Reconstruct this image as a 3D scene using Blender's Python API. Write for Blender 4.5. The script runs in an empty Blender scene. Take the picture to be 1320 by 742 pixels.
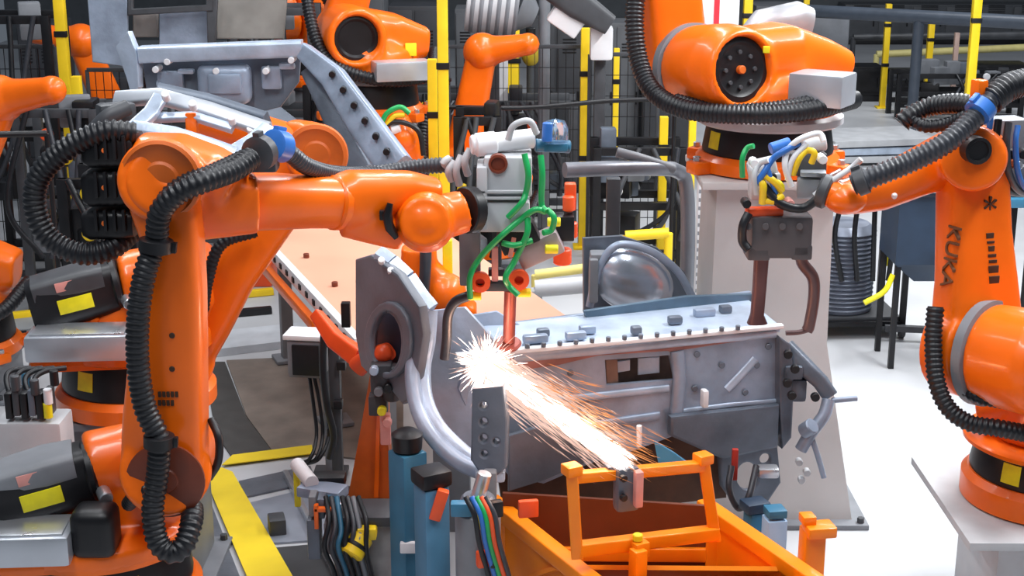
import bpy, bmesh, math, random
from mathutils import Vector as V, Matrix
random.seed(7)
C = bpy.context.scene.collection
FPX, PITCH, CAMZ = 1900.0, math.radians(16), 3.5
CP, SP = math.cos(PITCH), math.sin(PITCH)
PI = math.pi

# ---------------------------------------------------------------- camera
cd = bpy.data.cameras.new('camera'); cam = bpy.data.objects.new('camera', cd); C.objects.link(cam)
cd.sensor_width = 36; cd.lens = FPX / 1320 * 36; cd.clip_end = 200
cam.location = (0, 0, CAMZ); cam.rotation_euler = (PI/2 - PITCH, 0, 0)
bpy.context.scene.camera = cam

def ray(px, py):
    u = (px - 660) / FPX; v = (371 - py) / FPX
    return V((u, CP + v*SP, -SP + v*CP))
def P(px, py, Y):                     # the point of that sight line at distance Y into the hall
    d = ray(px, py); return V((0, 0, CAMZ)) + d * (Y / d.y)
def G(px, py, z=0.0):                 # ... at height z
    d = ray(px, py); return V((0, 0, CAMZ)) + d * ((z - CAMZ) / d.z)
def mp(n, Y): return n * Y / FPX      # pixels to metres, roughly

# ---------------------------------------------------------------- materials
def mat(name, col, rough=.5, metal=0, var=.12, scale=6, bump=0, coat=0, emit=None, es=0, alpha=1, spec=.5, rvar=.1):
    m = bpy.data.materials.new(name); m.use_nodes = True
    nt = m.node_tree; b = nt.nodes['Principled BSDF']; L = nt.links.new
    tc = nt.nodes.new('ShaderNodeTexCoord'); n = nt.nodes.new('ShaderNodeTexNoise')
    n.inputs['Scale'].default_value = scale; n.inputs['Detail'].default_value = 5
    L(tc.outputs['Object'], n.inputs['Vector'])
    r = nt.nodes.new('ShaderNodeValToRGB'); r.color_ramp.elements[0].position = .3; r.color_ramp.elements[1].position = .7
    r.color_ramp.elements[0].color = tuple(c*(1-var) for c in col) + (1,)
    r.color_ramp.elements[1].color = tuple(min(1, c*(1+var)) for c in col) + (1,)
    L(n.outputs['Fac'], r.inputs['Fac']); L(r.outputs['Color'], b.inputs['Base Color'])
    mr = nt.nodes.new('ShaderNodeMapRange'); mr.inputs['To Min'].default_value = max(.02, rough-rvar); mr.inputs['To Max'].default_value = min(1, rough+rvar)
    L(n.outputs['Fac'], mr.inputs['Value']); L(mr.outputs['Result'], b.inputs['Roughness'])
    b.inputs['Metallic'].default_value = metal
    b.inputs['Specular IOR Level'].default_value = spec
    if coat: b.inputs['Coat Weight'].default_value = coat; b.inputs['Coat Roughness'].default_value = .12
    if bump:
        n2 = nt.nodes.new('ShaderNodeTexNoise'); n2.inputs['Scale'].default_value = scale*8; L(tc.outputs['Object'], n2.inputs['Vector'])
        bp = nt.nodes.new('ShaderNodeBump'); bp.inputs['Strength'].default_value = bump; bp.inputs['Distance'].default_value = .01
        L(n2.outputs['Fac'], bp.inputs['Height']); L(bp.outputs['Normal'], b.inputs['Normal'])
    if emit: b.inputs['Emission Color'].default_value = tuple(emit)+(1,); b.inputs['Emission Strength'].default_value = es
    if alpha < 1: b.inputs['Alpha'].default_value = alpha
    return m
ORANGE = mat('orange_paint', (.90, .145, .002), .36, 0, .06, 4, 0, .3, spec=.35)
FORANGE = mat('fixture_orange', (.97, .25, .003), .4, 0, .06, 5, 0, .2, spec=.35)
DORANGE = mat('brown_orange', (.62, .12, .01), .5, 0, .2, 6)  # darker, browner orange than the robot paint
BLACK = mat('black_cast', (.008, .008, .010), .42, 0, .3, 8, spec=.4)
RUBBER = mat('hose_rubber', (.011, .012, .015), .4, 0, .25, 20, spec=.4)
GHOSE = mat('grey_hose', (.035, .038, .047), .38, 0, .2, 20)
DGREY = mat('dark_grey_paint', (.05, .053, .06), .5, 0, .25, 6)
MGREY = mat('mid_grey_paint', (.19, .2, .22), .5, 0, .15, 6)
LGREY = mat('light_grey_paint', (.5, .51, .53), .45, 0, .1, 6)
PGREY = mat('pedestal_grey', (.52, .49, .48), .5, 0, .06, 3)
SILVER = mat('silver_box', (.5, .53, .58), .35, .55, .08, 5)
ALU = mat('aluminium', (.62, .64, .68), .3, .8, .1, 8)
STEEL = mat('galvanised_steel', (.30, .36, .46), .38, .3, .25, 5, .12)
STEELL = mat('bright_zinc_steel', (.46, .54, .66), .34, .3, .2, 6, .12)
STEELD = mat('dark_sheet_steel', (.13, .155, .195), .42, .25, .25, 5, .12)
BROWNM = mat('brown_steel', (.2, .13, .1), .5, .4, .3, 9)  # steel in a brown tone
COPPER = mat('copper_shank', (.30, .07, .05), .42, .35, .25, 12)
REDO = mat('orange_red_plastic', (.85, .09, .015), .45, 0, .08, 8)
YELLOW = mat('safety_yellow', (.88, .60, .012), .45, 0, .1, 5)
LABELY = mat('label_yellow', (.85, .74, .01), .5, 0, .08, 20)
BLUE = mat('blue_paint', (.035, .16, .27), .42, 0, .2, 5)
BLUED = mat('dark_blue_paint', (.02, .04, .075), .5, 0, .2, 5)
BLUEB = mat('bright_blue_plastic', (.03, .15, .5), .35, 0, .1, 10)
PALEB = mat('pale_blue_paint', (.36, .55, .78), .45, 0, .1, 5)
GREEN = mat('green_hose', (.01, .35, .09), .35, 0, .1, 10)
WHITE = mat('white_paint', (.78, .78, .8), .45, 0, .05, 6)
PEACH = mat('peach_tabletop', (.80, .40, .27), .42, 0, .05, 2)
PINKL = mat('pink_label', (.75, .32, .28), .5, 0, .1, 10)
BROWN = mat('brown_timber', (.2, .165, .14), .6, 0, .25, 4, .1)
MAROON = mat('maroon_and_shade', (.17, .03, .01), .45, 0, .2, 6)  # maroon of pins and openings; also painted shade on pivot end and fixture bottom
TEXTM = mat('dark_lettering', (.05, .02, .008), .6, 0, .1, 10)
def glassy():
    m = bpy.data.materials.new('clear_cup'); m.use_nodes = True
    b = m.node_tree.nodes['Principled BSDF']; b.inputs['Base Color'].default_value = (.6,.75,.95,1)
    b.inputs['Transmission Weight'].default_value = .9; b.inputs['Roughness'].default_value = .08; return m
GLASS = glassy()

def slotted():
    m = bpy.data.materials.new('slotted_strip'); m.use_nodes = True; nt = m.node_tree; b = nt.nodes['Principled BSDF']; L = nt.links.new
    tc = nt.nodes.new('ShaderNodeTexCoord'); w_ = nt.nodes.new('ShaderNodeTexWave'); w_.bands_direction = 'Z'; w_.inputs['Scale'].default_value = 5.7
    r = nt.nodes.new('ShaderNodeValToRGB'); r.color_ramp.interpolation = 'CONSTANT'; r.color_ramp.elements[0].color = (.25,.26,.28,1); r.color_ramp.elements[1].color = (.78,.78,.8,1); r.color_ramp.elements[1].position = .4
    L(tc.outputs['Object'], w_.inputs['Vector']); L(w_.outputs['Fac'], r.inputs['Fac']); L(r.outputs['Color'], b.inputs['Base Color']); return m
APRON = mat('apron_steel', (.15,.165,.195), .45, .1, .2, 5, .1)
# ---------------------------------------------------------------- mesh builder
def frame(z, hint=None):
    z = V(z).normalized(); h = V(hint) if hint is not None else (V((0,0,1)) if abs(z.z) < .9 else V((1,0,0)))
    x = (h - z*h.dot(z)).normalized(); y = z.cross(x)
    return Matrix((x, y, z)).transposed()       # columns x y z
def catmull(pts, n):
    pts = [V(p) for p in pts]
    if len(pts) == 2: return [pts[0].lerp(pts[1], i/n) for i in range(n+1)]
    q = [2*pts[0]-pts[1]] + pts + [2*pts[-1]-pts[-2]]; out = []
    for i in range(1, len(q)-2):
        a, b, c, d = q[i-1:i+3]
        for k in range(n):
            t = k/n
            out.append(.5*((2*b) + (c-a)*t + (2*a-5*b+4*c-d)*t*t + (3*b-a-3*c+d)*t**3))
    out.append(pts[-1]); return out
def resample(pts, step):
    out = [pts[0]]; acc = 0
    for a, b in zip(pts, pts[1:]):
        L = (b-a).length
        while L > 1e-9 and acc + L >= step:
            t = (step-acc)/L; a = a.lerp(b, t); out.append(a); L = (b-a).length; acc = 0
        acc += L
    if (out[-1]-pts[-1]).length > step*.2: out.append(pts[-1])
    return out
class MB:
    def __init__(s): s.bm = bmesh.new(); s.mi = 0
    def rings(s, rings, cap=True):
        bm = s.bm; vs = [[bm.verts.new(p) for p in r] for r in rings]; n = len(vs[0])
        for a, b in zip(vs, vs[1:]):
            for i in range(n):
                f = bm.faces.new((a[i], a[(i+1)%n], b[(i+1)%n], b[i])); f.material_index = s.mi
        if cap:
            for r, rev in ((vs[0], True), (vs[-1], False)):
                f = bm.faces.new(r[::-1] if rev else r); f.material_index = s.mi
        return s
    def box(s, c, size, R=None, bev=.006, seg=2):
        b = bmesh.new(); bmesh.ops.create_cube(b, size=1)
        for v in b.verts: v.co = V((v.co.x*size[0], v.co.y*size[1], v.co.z*size[2]))
        bev = min(bev, min(size)*.45)
        if bev > 0: bmesh.ops.bevel(b, geom=b.edges[:], offset=bev, segments=seg, profile=.6, affect='EDGES')
        R = R or Matrix.Identity(3); c = V(c)
        for v in b.verts: v.co = R @ v.co + c
        return s.merge(b)
    def merge(s, b):
        me = bpy.data.meshes.new('t'); b.to_mesh(me); b.free()
        n = len(s.bm.faces); s.bm.from_mesh(me); bpy.data.meshes.remove(me)
        s.bm.faces.ensure_lookup_table()
        for f in s.bm.faces[n:]: f.material_index = s.mi
        return s
    def lathe(s, o, axis, prof, seg=28):
        R = frame(axis); o = V(o)
        return s.rings([[o + R @ V((r*math.cos(2*PI*k/seg), r*math.sin(2*PI*k/seg), t)) for k in range(seg)] for t, r in prof])
    def cyl(s, a, b, r, r2=None, seg=24, bev=None):
        a, b = V(a), V(b); L = (b-a).length; r2 = r if r2 is None else r2
        bev = min(.01, r*.15, L*.3) if bev is None else bev
        return s.lathe(a, b-a, [(0, max(r-bev, 1e-4)), (bev, r), (L-bev, r2), (L, max(r2-bev, 1e-4))], seg)
    def ball(s, c, r, sc=(1,1,1), R=None, seg=24):
        b = bmesh.new(); bmesh.ops.create_uvsphere(b, u_segments=seg, v_segments=seg//2, radius=r)
        R = R or Matrix.Identity(3); c = V(c)
        for v in b.verts: v.co = R @ V((v.co.x*sc[0], v.co.y*sc[1], v.co.z*sc[2])) + c
        return s.merge(b)
    def tube(s, pts, r, seg=12, rib=0, ribd=.12, n=10):
        path = catmull(pts, n)
        path = resample(path, rib/4 if rib else max(r*.6, .008))
        rings = []; T = (path[1]-path[0]).normalized(); X = frame(T).col[0].copy()
        for i, p in enumerate(path):
            t = (path[min(i+1, len(path)-1)] - path[max(i-1, 0)]).normalized()
            X = (X - t*X.dot(t)).normalized(); Y = t.cross(X)
            rr = r if not rib else r*(1 - ribd*(1 if i % 4 in (0, 1) else 0))
            rings.append([p + (X*math.cos(2*PI*k/seg) + Y*math.sin(2*PI*k/seg))*rr for k in range(seg)])
        return s.rings(rings)
    def arm(s, pts, ab, side, power=3.0, seg=32):
        # casting along a path: half width a across, half thickness b along `side`
        pts = [V(p) for p in pts]; rings = []
        for i, p in enumerate(pts):
            t = (pts[min(i+1, len(pts)-1)] - pts[max(i-1, 0)]).normalized()
            S = V(side); S = (S - t*S.dot(t)).normalized(); N = t.cross(S); a, b = ab[i]; r = []
            for k in range(seg):
                th = 2*PI*k/seg; c, q = math.cos(th), math.sin(th)
                r.append(p + N*a*math.copysign(abs(c)**(2/power), c) + S*b*math.copysign(abs(q)**(2/power), q))
            rings.append(r)
        return s.rings(rings)
    def sheet(s, out, holes=(), o=V((0,0,0)), R=None, thick=.02, bev=.003):
        cu = bpy.data.curves.new('t', 'CURVE'); cu.dimensions = '2D'; cu.fill_mode = 'BOTH'
        cu.extrude = max(thick/2-bev, .0005); cu.bevel_depth = bev; cu.bevel_resolution = 1; cu.offset = -bev
        for poly in [out] + list(holes):
            sp = cu.splines.new('POLY'); sp.points.add(len(poly)-1); sp.use_cyclic_u = True
            for q, p in zip(sp.points, poly): q.co = (p[0], p[1], 0, 1)
        ob = bpy.data.objects.new('t', cu); C.objects.link(ob)
        dg = bpy.context.evaluated_depsgraph_get(); me = bpy.data.meshes.new_from_object(ob.evaluated_get(dg))
        bpy.data.objects.remove(ob); bpy.data.curves.remove(cu)
        R = R or Matrix.Identity(3); M4 = Matrix.Translation(o) @ R.to_4x4(); me.transform(M4)
        n = len(s.bm.faces); s.bm.from_mesh(me); bpy.data.meshes.remove(me); s.bm.faces.ensure_lookup_table()
        for f in s.bm.faces[n:]: f.material_index = s.mi
        return s
    def plate(s, outpx, o, nrm, thick=.02, holes=(), bev=.003, smooth=0):
        # a metal plate lying in the plane (o, nrm)
        nrm = V(nrm).normalized(); o = V(o); R = frame(nrm, (0,0,1) if abs(nrm.z) < .95 else (0,1,0))
        def pr(poly):
            r = []
            for px, py in poly:
                d = ray(px, py); t = (o - V((0,0,CAMZ))).dot(nrm) / d.dot(nrm); w = V((0,0,CAMZ)) + d*t - o
                r.append((w.dot(R.col[0]), w.dot(R.col[1])))
            if smooth:
                c = catmull([V((x,y,0)) for x,y in r] + [V((r[0][0], r[0][1], 0))], smooth); r = [(v.x, v.y) for v in c[:-1]]
            return r
        sm, smooth_ = smooth, 0
        out = pr(outpx)
        return s.sheet(out, [pr(h) for h in holes], o, R, thick, bev)
    def text(s, body, size, o, R, thick=.004):
        cu = bpy.data.curves.new('t', 'FONT'); cu.body = body; cu.size = size; cu.extrude = thick/2; cu.align_x = 'CENTER'; cu.align_y = 'CENTER'
        ob = bpy.data.objects.new('t', cu); C.objects.link(ob)
        dg = bpy.context.evaluated_depsgraph_get(); me = bpy.data.meshes.new_from_object(ob.evaluated_get(dg))
        bpy.data.objects.remove(ob); bpy.data.curves.remove(cu)
        me.transform(Matrix.Translation(o) @ R.to_4x4()); s.bm.from_mesh(me); bpy.data.meshes.remove(me); return s
    def out(s, name, m, parent=None, ang=38, cast=0, it=5, base=None):
        bm = s.bm
        bmesh.ops.recalc_face_normals(bm, faces=bm.faces[:]) if not cast else None
        org = V(base) if base is not None else V((0,0,0))
        q = parent
        while q is not None and q.parent is not None: q = q.parent
        if q is not None: org = q.location.copy()
        for v in bm.verts: v.co -= org
        me = bpy.data.meshes.new(name); bm.to_mesh(me); bm.free()
        for mm in (m if isinstance(m, (list, tuple)) else [m]): me.materials.append(mm)
        ob = bpy.data.objects.new(name, me); C.objects.link(ob)
        if parent is not None: ob.parent = parent
        else: ob.location = org
        if cast:                       # weld the pieces of a casting into one rounded skin
            for k in range(len(me.polygons)): me.polygons[k].material_index = 0
            md = ob.modifiers.new('r', 'REMESH'); md.mode = 'VOXEL'; md.voxel_size = cast; md.use_smooth_shade = True
            sm = ob.modifiers.new('s', 'SMOOTH'); sm.iterations = it; sm.factor = .5
            dg = bpy.context.evaluated_depsgraph_get(); nm = bpy.data.meshes.new_from_object(ob.evaluated_get(dg))
            ob.modifiers.clear(); ob.data = nm; nm.name = name; bpy.data.meshes.remove(me); me = nm
            me.shade_smooth()
        else:
            me.shade_smooth(); me.set_sharp_from_angle(angle=math.radians(ang))
        return ob
def thing(name, label, cat, loc, group=None):
    o = bpy.data.objects.new(name, None); C.objects.link(o); o.location = V(loc); o.empty_display_size = .1
    return tag(o, label, cat, group)
def tag(o, label=None, cat=None, group=None, kind=None):
    for k, v in (('label', label), ('category', cat), ('group', group), ('kind', kind)):
        if v: o[k] = v
    return o
def struct(o): o['kind'] = 'structure'; return o
def copy_tree(o, parent=None):
    c = o.copy(); C.objects.link(c)
    if parent is not None: c.parent = parent
    for ch in list(o.children): copy_tree(ch, c)
    return c
from mathutils.bvhtree import BVHTree
def onsurf(ob, px, py):               # where a sight line first meets a finished part: point and normal
    me = ob.data; off = V((0,0,0)); q = ob
    while q is not None: off += q.location; q = q.parent
    t = BVHTree.FromPolygons([v.co+off for v in me.vertices], [p.vertices[:] for p in me.polygons])
    h = t.ray_cast(V((0,0,CAMZ)), ray(px, py).normalized()); return h[0], h[1]
Rz = lambda a: Matrix.Rotation(math.radians(a), 3, 'Z')
X, Y_, Z_ = V((1,0,0)), V((0,1,0)), V((0,0,1))
# ================================================================ SETTING
fl = struct(MB().box((1.5,15,-.05), (24,32,.1), None, 0).out('floor', mat('sealed_concrete', (.50,.51,.53), .42, 0, .1, 1.2), base=(0,0,0)))
wb = struct(MB().box((1.5,31,3.6), (24,.2,7.2), None, 0).out('wall_back', mat('far_wall_grey', (.10,.11,.12), .7), base=(1.5,31,0)))
def flat(name, pxs, m, z0=.001, th=.012, z=0):
    q = [G(x,y,z) for x,y in pxs]
    b = MB(); b.rings([[V((p.x,p.y,z0)) for p in q], [V((p.x,p.y,z0+th)) for p in q]])
    c = sum(q, V())/len(q); return b.out(name, m, base=(c.x,c.y,0))
STRIPE = mat('floor_yellow', (.90,.66,.02), .5, 0, .06, 6)
o = flat('trim_1', [(263,616),(286,606),(300,612),(385,760),(324,760)], STRIPE, .016, .006); struct(o)
o = flat('trim_2', [(286,603),(300,590),(402,577),(404,588)], STRIPE, .016, .006); struct(o)
PLATE = mat('checker_steel', (.17,.185,.215), .4, .5, .15, 8, .1)
DARKP = mat('dark_pit_cover', (.035,.036,.04), .6, 0, .3, 5)
o = flat('floor_plate', [(230,600),(268,640),(315,760),(210,760)], PLATE); tag(o, 'grey steel floor plate between the front robot and the yellow stripe', 'floor plate')
o = flat('floor_plate', [(308,622),(400,602),(408,622),(318,642)], PLATE); tag(o, 'narrow bluish floor plate just under the short yellow stripe', 'floor plate')
o = flat('floor_plate', [(322,650),(396,632),(440,696),(352,702)], mat('pale_plate',(.30,.33,.39),.4,.3,.12,6)); tag(o, 'pale floor plate with a dark notch right of the long yellow stripe', 'floor plate')
o = flat('floor_plate', [(356,708),(446,700),(490,760),(386,760)], DARKP); tag(o, 'dark pit cover in the floor nearest the bottom edge beside the stripe', 'floor plate')
o = flat('floor_mat', [(262,468),(290,468),(318,540),(352,585),(300,592),(278,560)], mat('rubber_mat',(.05,.047,.045),.7,0,.2,10)); tag(o, 'dark curved rubber mat at the edge of the brown deck', 'mat')
bx = MB().box(G(357,676,.05), (.09,.12,.1), Rz(15), .01).out('floor_stop', DGREY, base=G(357,682,0)); tag(bx, 'small dark stop block on the pale floor plate', 'block')
o = flat('timber_deck', [(292,466),(520,455),(520,600),(404,586),(402,576),(352,584),(318,538)], BROWN); tag(o, 'brown grey plank deck under the peach table', 'deck')
o = flat('kerb_strip', [(262,438),(395,424),(395,446),(262,462)], mat('pale_kerb',(.55,.58,.62),.5), .001, .06); tag(o, 'pale kerb strip across the floor behind the brown deck', 'kerb')
o = flat('grey_roadway', [(-60,330),(160,330),(160,420),(-60,430)], mat('grey_lane',(.24,.25,.26),.6,0,.15,3)); tag(o, 'grey walkway strip behind the second robot', 'walkway')
for k,(x0,y0,x1,y1,m_,l_) in enumerate(((-40,437,110,425,BLACK,'black floor rail behind the second robot, nearer one'),(-40,360,130,343,DGREY,'dark floor rail along the grey walkway, further one'),(-40,413,60,402,YELLOW,'yellow floor rail between the two dark floor rails'),(240,409,350,399,BLACK,'black floor rail behind the legs of the peach table'),(255,385,352,375,YELLOW,'yellow barrier rail beyond the legs of the peach table'))):
    a, c_ = G(x0,y0,.03), G(x1,y1,.03); d = c_-a
    b = MB(); b.box((a+c_)/2+V((0,0,-.0)), (d.length,.07,.056), frame(Z_, d), .008); q = (a+c_)/2
    tag(b.out('floor_rail', m_, base=(q.x,q.y,0)), l_, 'rail')
cr = thing('parts_crate', 'red crate standing beyond the corner of the peach table', 'crate', G(330,362,0)); q = G(330,362,0)
MB().box(q+V((0,0,.1)), (.34,.4,.2), None, .02).out('crate_body', REDO, cr); MB().box(q+V((0,0,.215)), (.3,.36,.03), None, .01).out('crate_lid', YELLOW, cr)

# ================================================================ PEACH TABLE
zt2 = .95
A_, B_ = G(338,303,zt2), G(474,448,zt2); wd = V((1.15,.5,0)); dv = (B_-A_)
A_ = A_ - dv.normalized()*.15; C_, D_ = A_+wd, B_+wd
tb = thing('work_table', 'long peach coloured table with a white clipped edge behind the front robot', 'table', ((A_.x+C_.x)/2, (A_.y+D_.y)/2, 0))
MB().rings([[A_,B_,D_,C_],[p-V((0,0,.05)) for p in (A_,B_,D_,C_)]]).out('table_top', PEACH, tb)
nrm_ = V((-dv.y, dv.x, 0)).normalized(); nrm_ = nrm_ if nrm_.x < 0 else -nrm_
R = frame(Z_, dv); ed = MB().box((A_+B_)/2+nrm_*.03+V((0,0,-.01)), (dv.length,.05,.09), R, .006).out('edge_strip', WHITE, tb)
for k in range(16):
    q = A_.lerp(B_, (k+.5)/16)+nrm_*.058+V((0,0,-.01)); MB().box(q, (.05,.012,.035), R, .003).out('edge_clip', BLACK, ed)
for k in range(3):
    q = A_.lerp(B_, .30+.26*k)+V((.14,.04,.0)); MB().cyl(q, q+V((0,0,.03)), .02).out('locating_pin', MAROON, tb)
MB().box(A_.lerp(B_,.42)+nrm_*.09+V((0,0,-.11)), (dv.length*.62,.05,.07), R, .01).out('lower_rail', ORANGE, tb)
for t_ in (.08, .55, .97):
    for off in (.12, 1.0):
        q = A_.lerp(B_, t_)+V((off,off*.42,0)); lg = MB().box((q.x,q.y,(zt2-.05+.02)/2), (.085,.085,zt2-.09), R, .008).out('leg', mat('leg_grey',(.2,.2,.21),.5) if t_==.08 and off<1 else bpy.data.materials['leg_grey'], tb)
        MB().box((q.x,q.y,.03), (.2,.2,.026), R, .005).out('foot_plate', MGREY, lg)

# ================================================================ CONTROL BOX, CLAMP COLUMN, BLUE POSTS
Yb = 8.0
cb = thing('control_box', 'black fronted control box with a white top on a thin stand before the peach table', 'control box', (P(398,460,Yb).x, Yb, 0))
q = P(397,458,Yb); MB().box(q, (.20,.16,.22), Rz(-8), .012).out('housing', MGREY, cb); MB().box(q+V((0,-.085,0)), (.16,.02,.18), Rz(-8), .006).out('screen', BLACK, cb)
MB().box(q+V((0,0,.13)), (.24,.18,.03), Rz(-8), .008).out('top_plate', WHITE, cb)
MB().box((q.x+.09,Yb+.11,q.z/2), (.05,.05,q.z), None, .006).out('stand', MGREY, cb); MB().box((q.x+.09,Yb+.11,.03), (.2,.2,.03)).out('foot', DGREY, cb)
for k,(x0,x1,x2) in enumerate(((398,404,412),(404,412,420),(412,420,424))):
    MB().tube([P(x0,480,Yb-.02), P(x1,520,Yb-.05), P(x1+4,560,Yb-.1), P(x2-12,590,Yb-.2), P(x2-30,598,Yb-.15)], .011).out('cable', RUBBER, cb)
tw = thing('cable_mast', 'dark slim mast with bundled cables beside the control box', 'mast', (P(428,520,7.7).x, 7.7, 0))
q = P(430,440,7.7); MB().box((q.x,7.7,q.z/2+.01), (.06,.06,q.z), None, .006).out('mast', DGREY, tw)
for x,y in ((422,440),(436,520),(428,555),(440,470)): MB().box(P(x,y,7.66), (.05,.06,.05), None, .008).out('cable_clip', BLACK, tw)
MB().tube([P(418,420,7.6), P(416,470,7.58), P(421,520,7.58), P(430,560,7.6), P(425,590,7.62)], .02).out('cable', RUBBER, tw)
MB().box(P(446,405,7.66), (.05,.05,.14), None, .008).out('sensor', BLACK, tw)
oc = thing('clamp_column', 'orange tapered clamp column with an orange swing arm at the left of the car body', 'clamp', (P(478,640,6.7).x, 6.7, 0))
Yc = 6.72
b = MB(); b.rings([[P(x0,y,Yc)+V((0,dy,0)) for x0,dy in ((xa,-.05),(xb,-.05),(xb,.1),(xa,.1))] for y,xa,xb in ((640,449,506),(560,464,501),(480,478,498))]); b.out('column', DORANGE, oc)
MB().rings([[P(x0,y,Yc-.065)+V((0,dy,0)) for x0,dy in ((xa,-.01),(xb,-.01),(xb,.012),(xa,.012))] for y,xa,xb in ((640,482,488),(480,488,491))]).out('column_rib', ORANGE, oc)
q = P(478,641,Yc); MB().box((q.x,Yc+.03,q.z-.04), (.26,.24,.08), None, .01).out('column_foot', BLACK, oc); MB().box((q.x,Yc+.03,(q.z-.08)/2), (.2,.2,q.z-.08), None, .01).out('pillar', MGREY, oc)
b = MB(); b.arm([P(408,405,7.15), P(432,438,7.0), P(465,462,6.85)], [(.03,.03),(.045,.035),(.05,.04)], Y_, 5); b.arm([P(462,472,6.8), P(480,458,6.72), P(498,455,6.6)], [(.05,.04),(.042,.04),(.045,.045)], Y_, 3); b.ball(P(494,455,6.6), .045); b.out('swing_arm', REDO, oc)
b = MB(); b.box(P(492,485,6.55), (.1,.1,.14), None, .012); b.cyl(P(505,470,6.55), P(505,515,6.55), .04); b.box(P(488,520,6.6), (.09,.08,.1), None, .01); b.out('clamp_cylinder', DGREY, oc)
for x,y,m_ in ((482,478,STEELL),(500,500,BLACK),(492,530,LABELY),(499,545,PINKL),(488,505,MGREY)): q = P(x,y,6.48); MB().cyl(q+V((0,.03,0)), q+V((0,-.01,0)), .022, seg=10).out('fitting', m_, oc)
MB().box(P(497,552,6.52), (.05,.03,.16), None, .008).out('label_strip', PINKL, oc)
# blue square posts
def bpost(label, x, y, Yp, w, m, rz, cap=True, kind='fixture_post'):
    q = P(x,y,Yp); t = thing(kind, label, 'post', (q.x,Yp,0))
    MB().box((q.x,Yp,q.z/2), (w,w,q.z-.02), Rz(rz), .008).out('post', m, t); MB().box((q.x,Yp,.012), (w+.12,w+.12,.024), Rz(rz), .004).out('base_plate', m, t)
    return t, q
t, q = bpost('blue square fixture post with a black round cap below the car body', 525,578,6.05,.125,BLUE,38)
MB().lathe(q+V((0,0,-.01)), Z_, [(0,.05),(.01,.065),(.08,.07),(.1,.04),(.1,.001)], 24).out('cap', BLACK, t)
MB().box(P(526,705,5.97), (.07,.03,.05), Rz(0), .006).out('white_tag', WHITE, t)
t, q = bpost('wider blue fixture post in front of the black capped blue post', 556,622,5.78,.115,mat('mid_blue_paint',(.07,.2,.33),.4),30)
MB().box(q+V((.0,0,.03)), (.14,.13,.07), Rz(30), .015).out('cap', BLACK, t); MB().box(P(566,650,5.72), (.05,.04,.14), Matrix.Rotation(.3,3,'Y'), .008).out('orange_clip', REDO, t)
pc = thing('pneumatic_cylinder', 'grey blue pneumatic cylinder stand between the blue posts and the fixture', 'cylinder', (P(616,700,5.62).x,5.62,0))
q = P(616,655,5.62); MB().cyl((q.x,5.62,.0), q, .095).out('barrel', MGREY, pc); MB().cyl(q-V((0,0,.01)), q+V((0,0,.06)), .085, .07).out('head', STEELD, pc); MB().cyl(q+V((0,0,.05)), q+V((.03,0,.16)), .03).out('rod', ALU, pc)
MB().box(P(595,655,5.55), (.09,.05,.06), None, .01).out('port_block', BLUE, pc)
for k,(m_,dx) in enumerate(((RUBBER,0),(BLUEB,8),(GREEN,14),(REDO,20),(GHOSE,26))):
    MB().tube([P(600+dx,640,5.5), P(612+dx,665,5.46), P(618+dx,700,5.46), P(630+dx,742,5.5), P(640+dx,775,5.5)], .011).out('hose', m_, pc)
b = MB(); b.box(P(632,645,5.85), (.055,.06,.28), None, .01); b.out('support_bar', MGREY, pc)
for x,y,m_ in ((624,670,LABELY),(632,690,REDO),(640,655,BLACK),(622,720,REDO),(638,720,BLACK)): MB().box(P(x,y,5.5), (.05,.04,.07), Rz(20), .01).out('valve', m_, pc)
t, q = bpost('dark blue post under the far end of the car body', 973,656,6.45,.08,BLUE,20)
b = MB(); b.box(q+V((0,0,.02)), (.12,.1,.05), Rz(20), .01); b.out('cap', BLUED, t)
t, q = bpost('short pale blue post beside the dark blue post by the fixture', 999,664,6.3,.095,PALEB,10)
MB().box(q+V((0,0,.02)), (.09,.09,.04), Rz(10), .008).out('cap', BLUE, t)
# valve bank at the bottom
vb = thing('valve_bank', 'crowded grey valve bank on the floor beside the blue posts', 'valves', G(450,720,0)); Yv = 6.35
q = P(470,665,Yv); MB().box((q.x,Yv+.0,q.z/2), (.28,.2,q.z), None, .02).out('pedestal', mat('valve_grey',(.3,.29,.29),.5,0,.2,10), vb)
MB().box(P(470,660,Yv-.02), (.32,.22,.05), None, .012).out('deck', DGREY, vb)
for k in range(5): MB().box(P(404+k*11,648+k*3,Yv-.05+.02*k), (.035,.09,.10), None, .008).out('valve', (MGREY, STEELD, BLUE, ALU, BLACK)[k], vb)
MB().box(P(416,632,Yv+.1), (.22,.12,.05), Rz(-20), .01).out('manifold', STEEL, vb); MB().box(P(424,618,Yv+.2), (.16,.1,.06), None, .012).out('coil', BLACK, vb)
b = MB(); b.tube([P(383,598,Yv+.3), P(392,610,Yv+.2), P(402,622,Yv+.1)], .035); b.out('elbow_pipe', WHITE, vb)
MB().box(P(383,625,Yv+.3), (.03,.03,.22), None, .005).out('stub', LABELY, vb)
b = MB(); b.box(P(408,665,Yv-.1), (.02,.03,.12), None, .004); b.box(P(416,656,Yv-.1), (.08,.03,.02), None, .004); b.out('orange_bracket', ORANGE, vb)
qa, qb = P(452,716,Yv-.2), P(468,690,Yv-.14); b = MB(); b.cyl(qa, qb, .055); b.box(qb+V((.02,0,.02)), (.09,.08,.06), None, .015); b.out('yellow_actuator', YELLOW, vb)
MB().cyl(qa.lerp(qb,.35)+V((0,-.0,0)), qa.lerp(qb,.6), .06).out('actuator_band', BLACK, vb)
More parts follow.
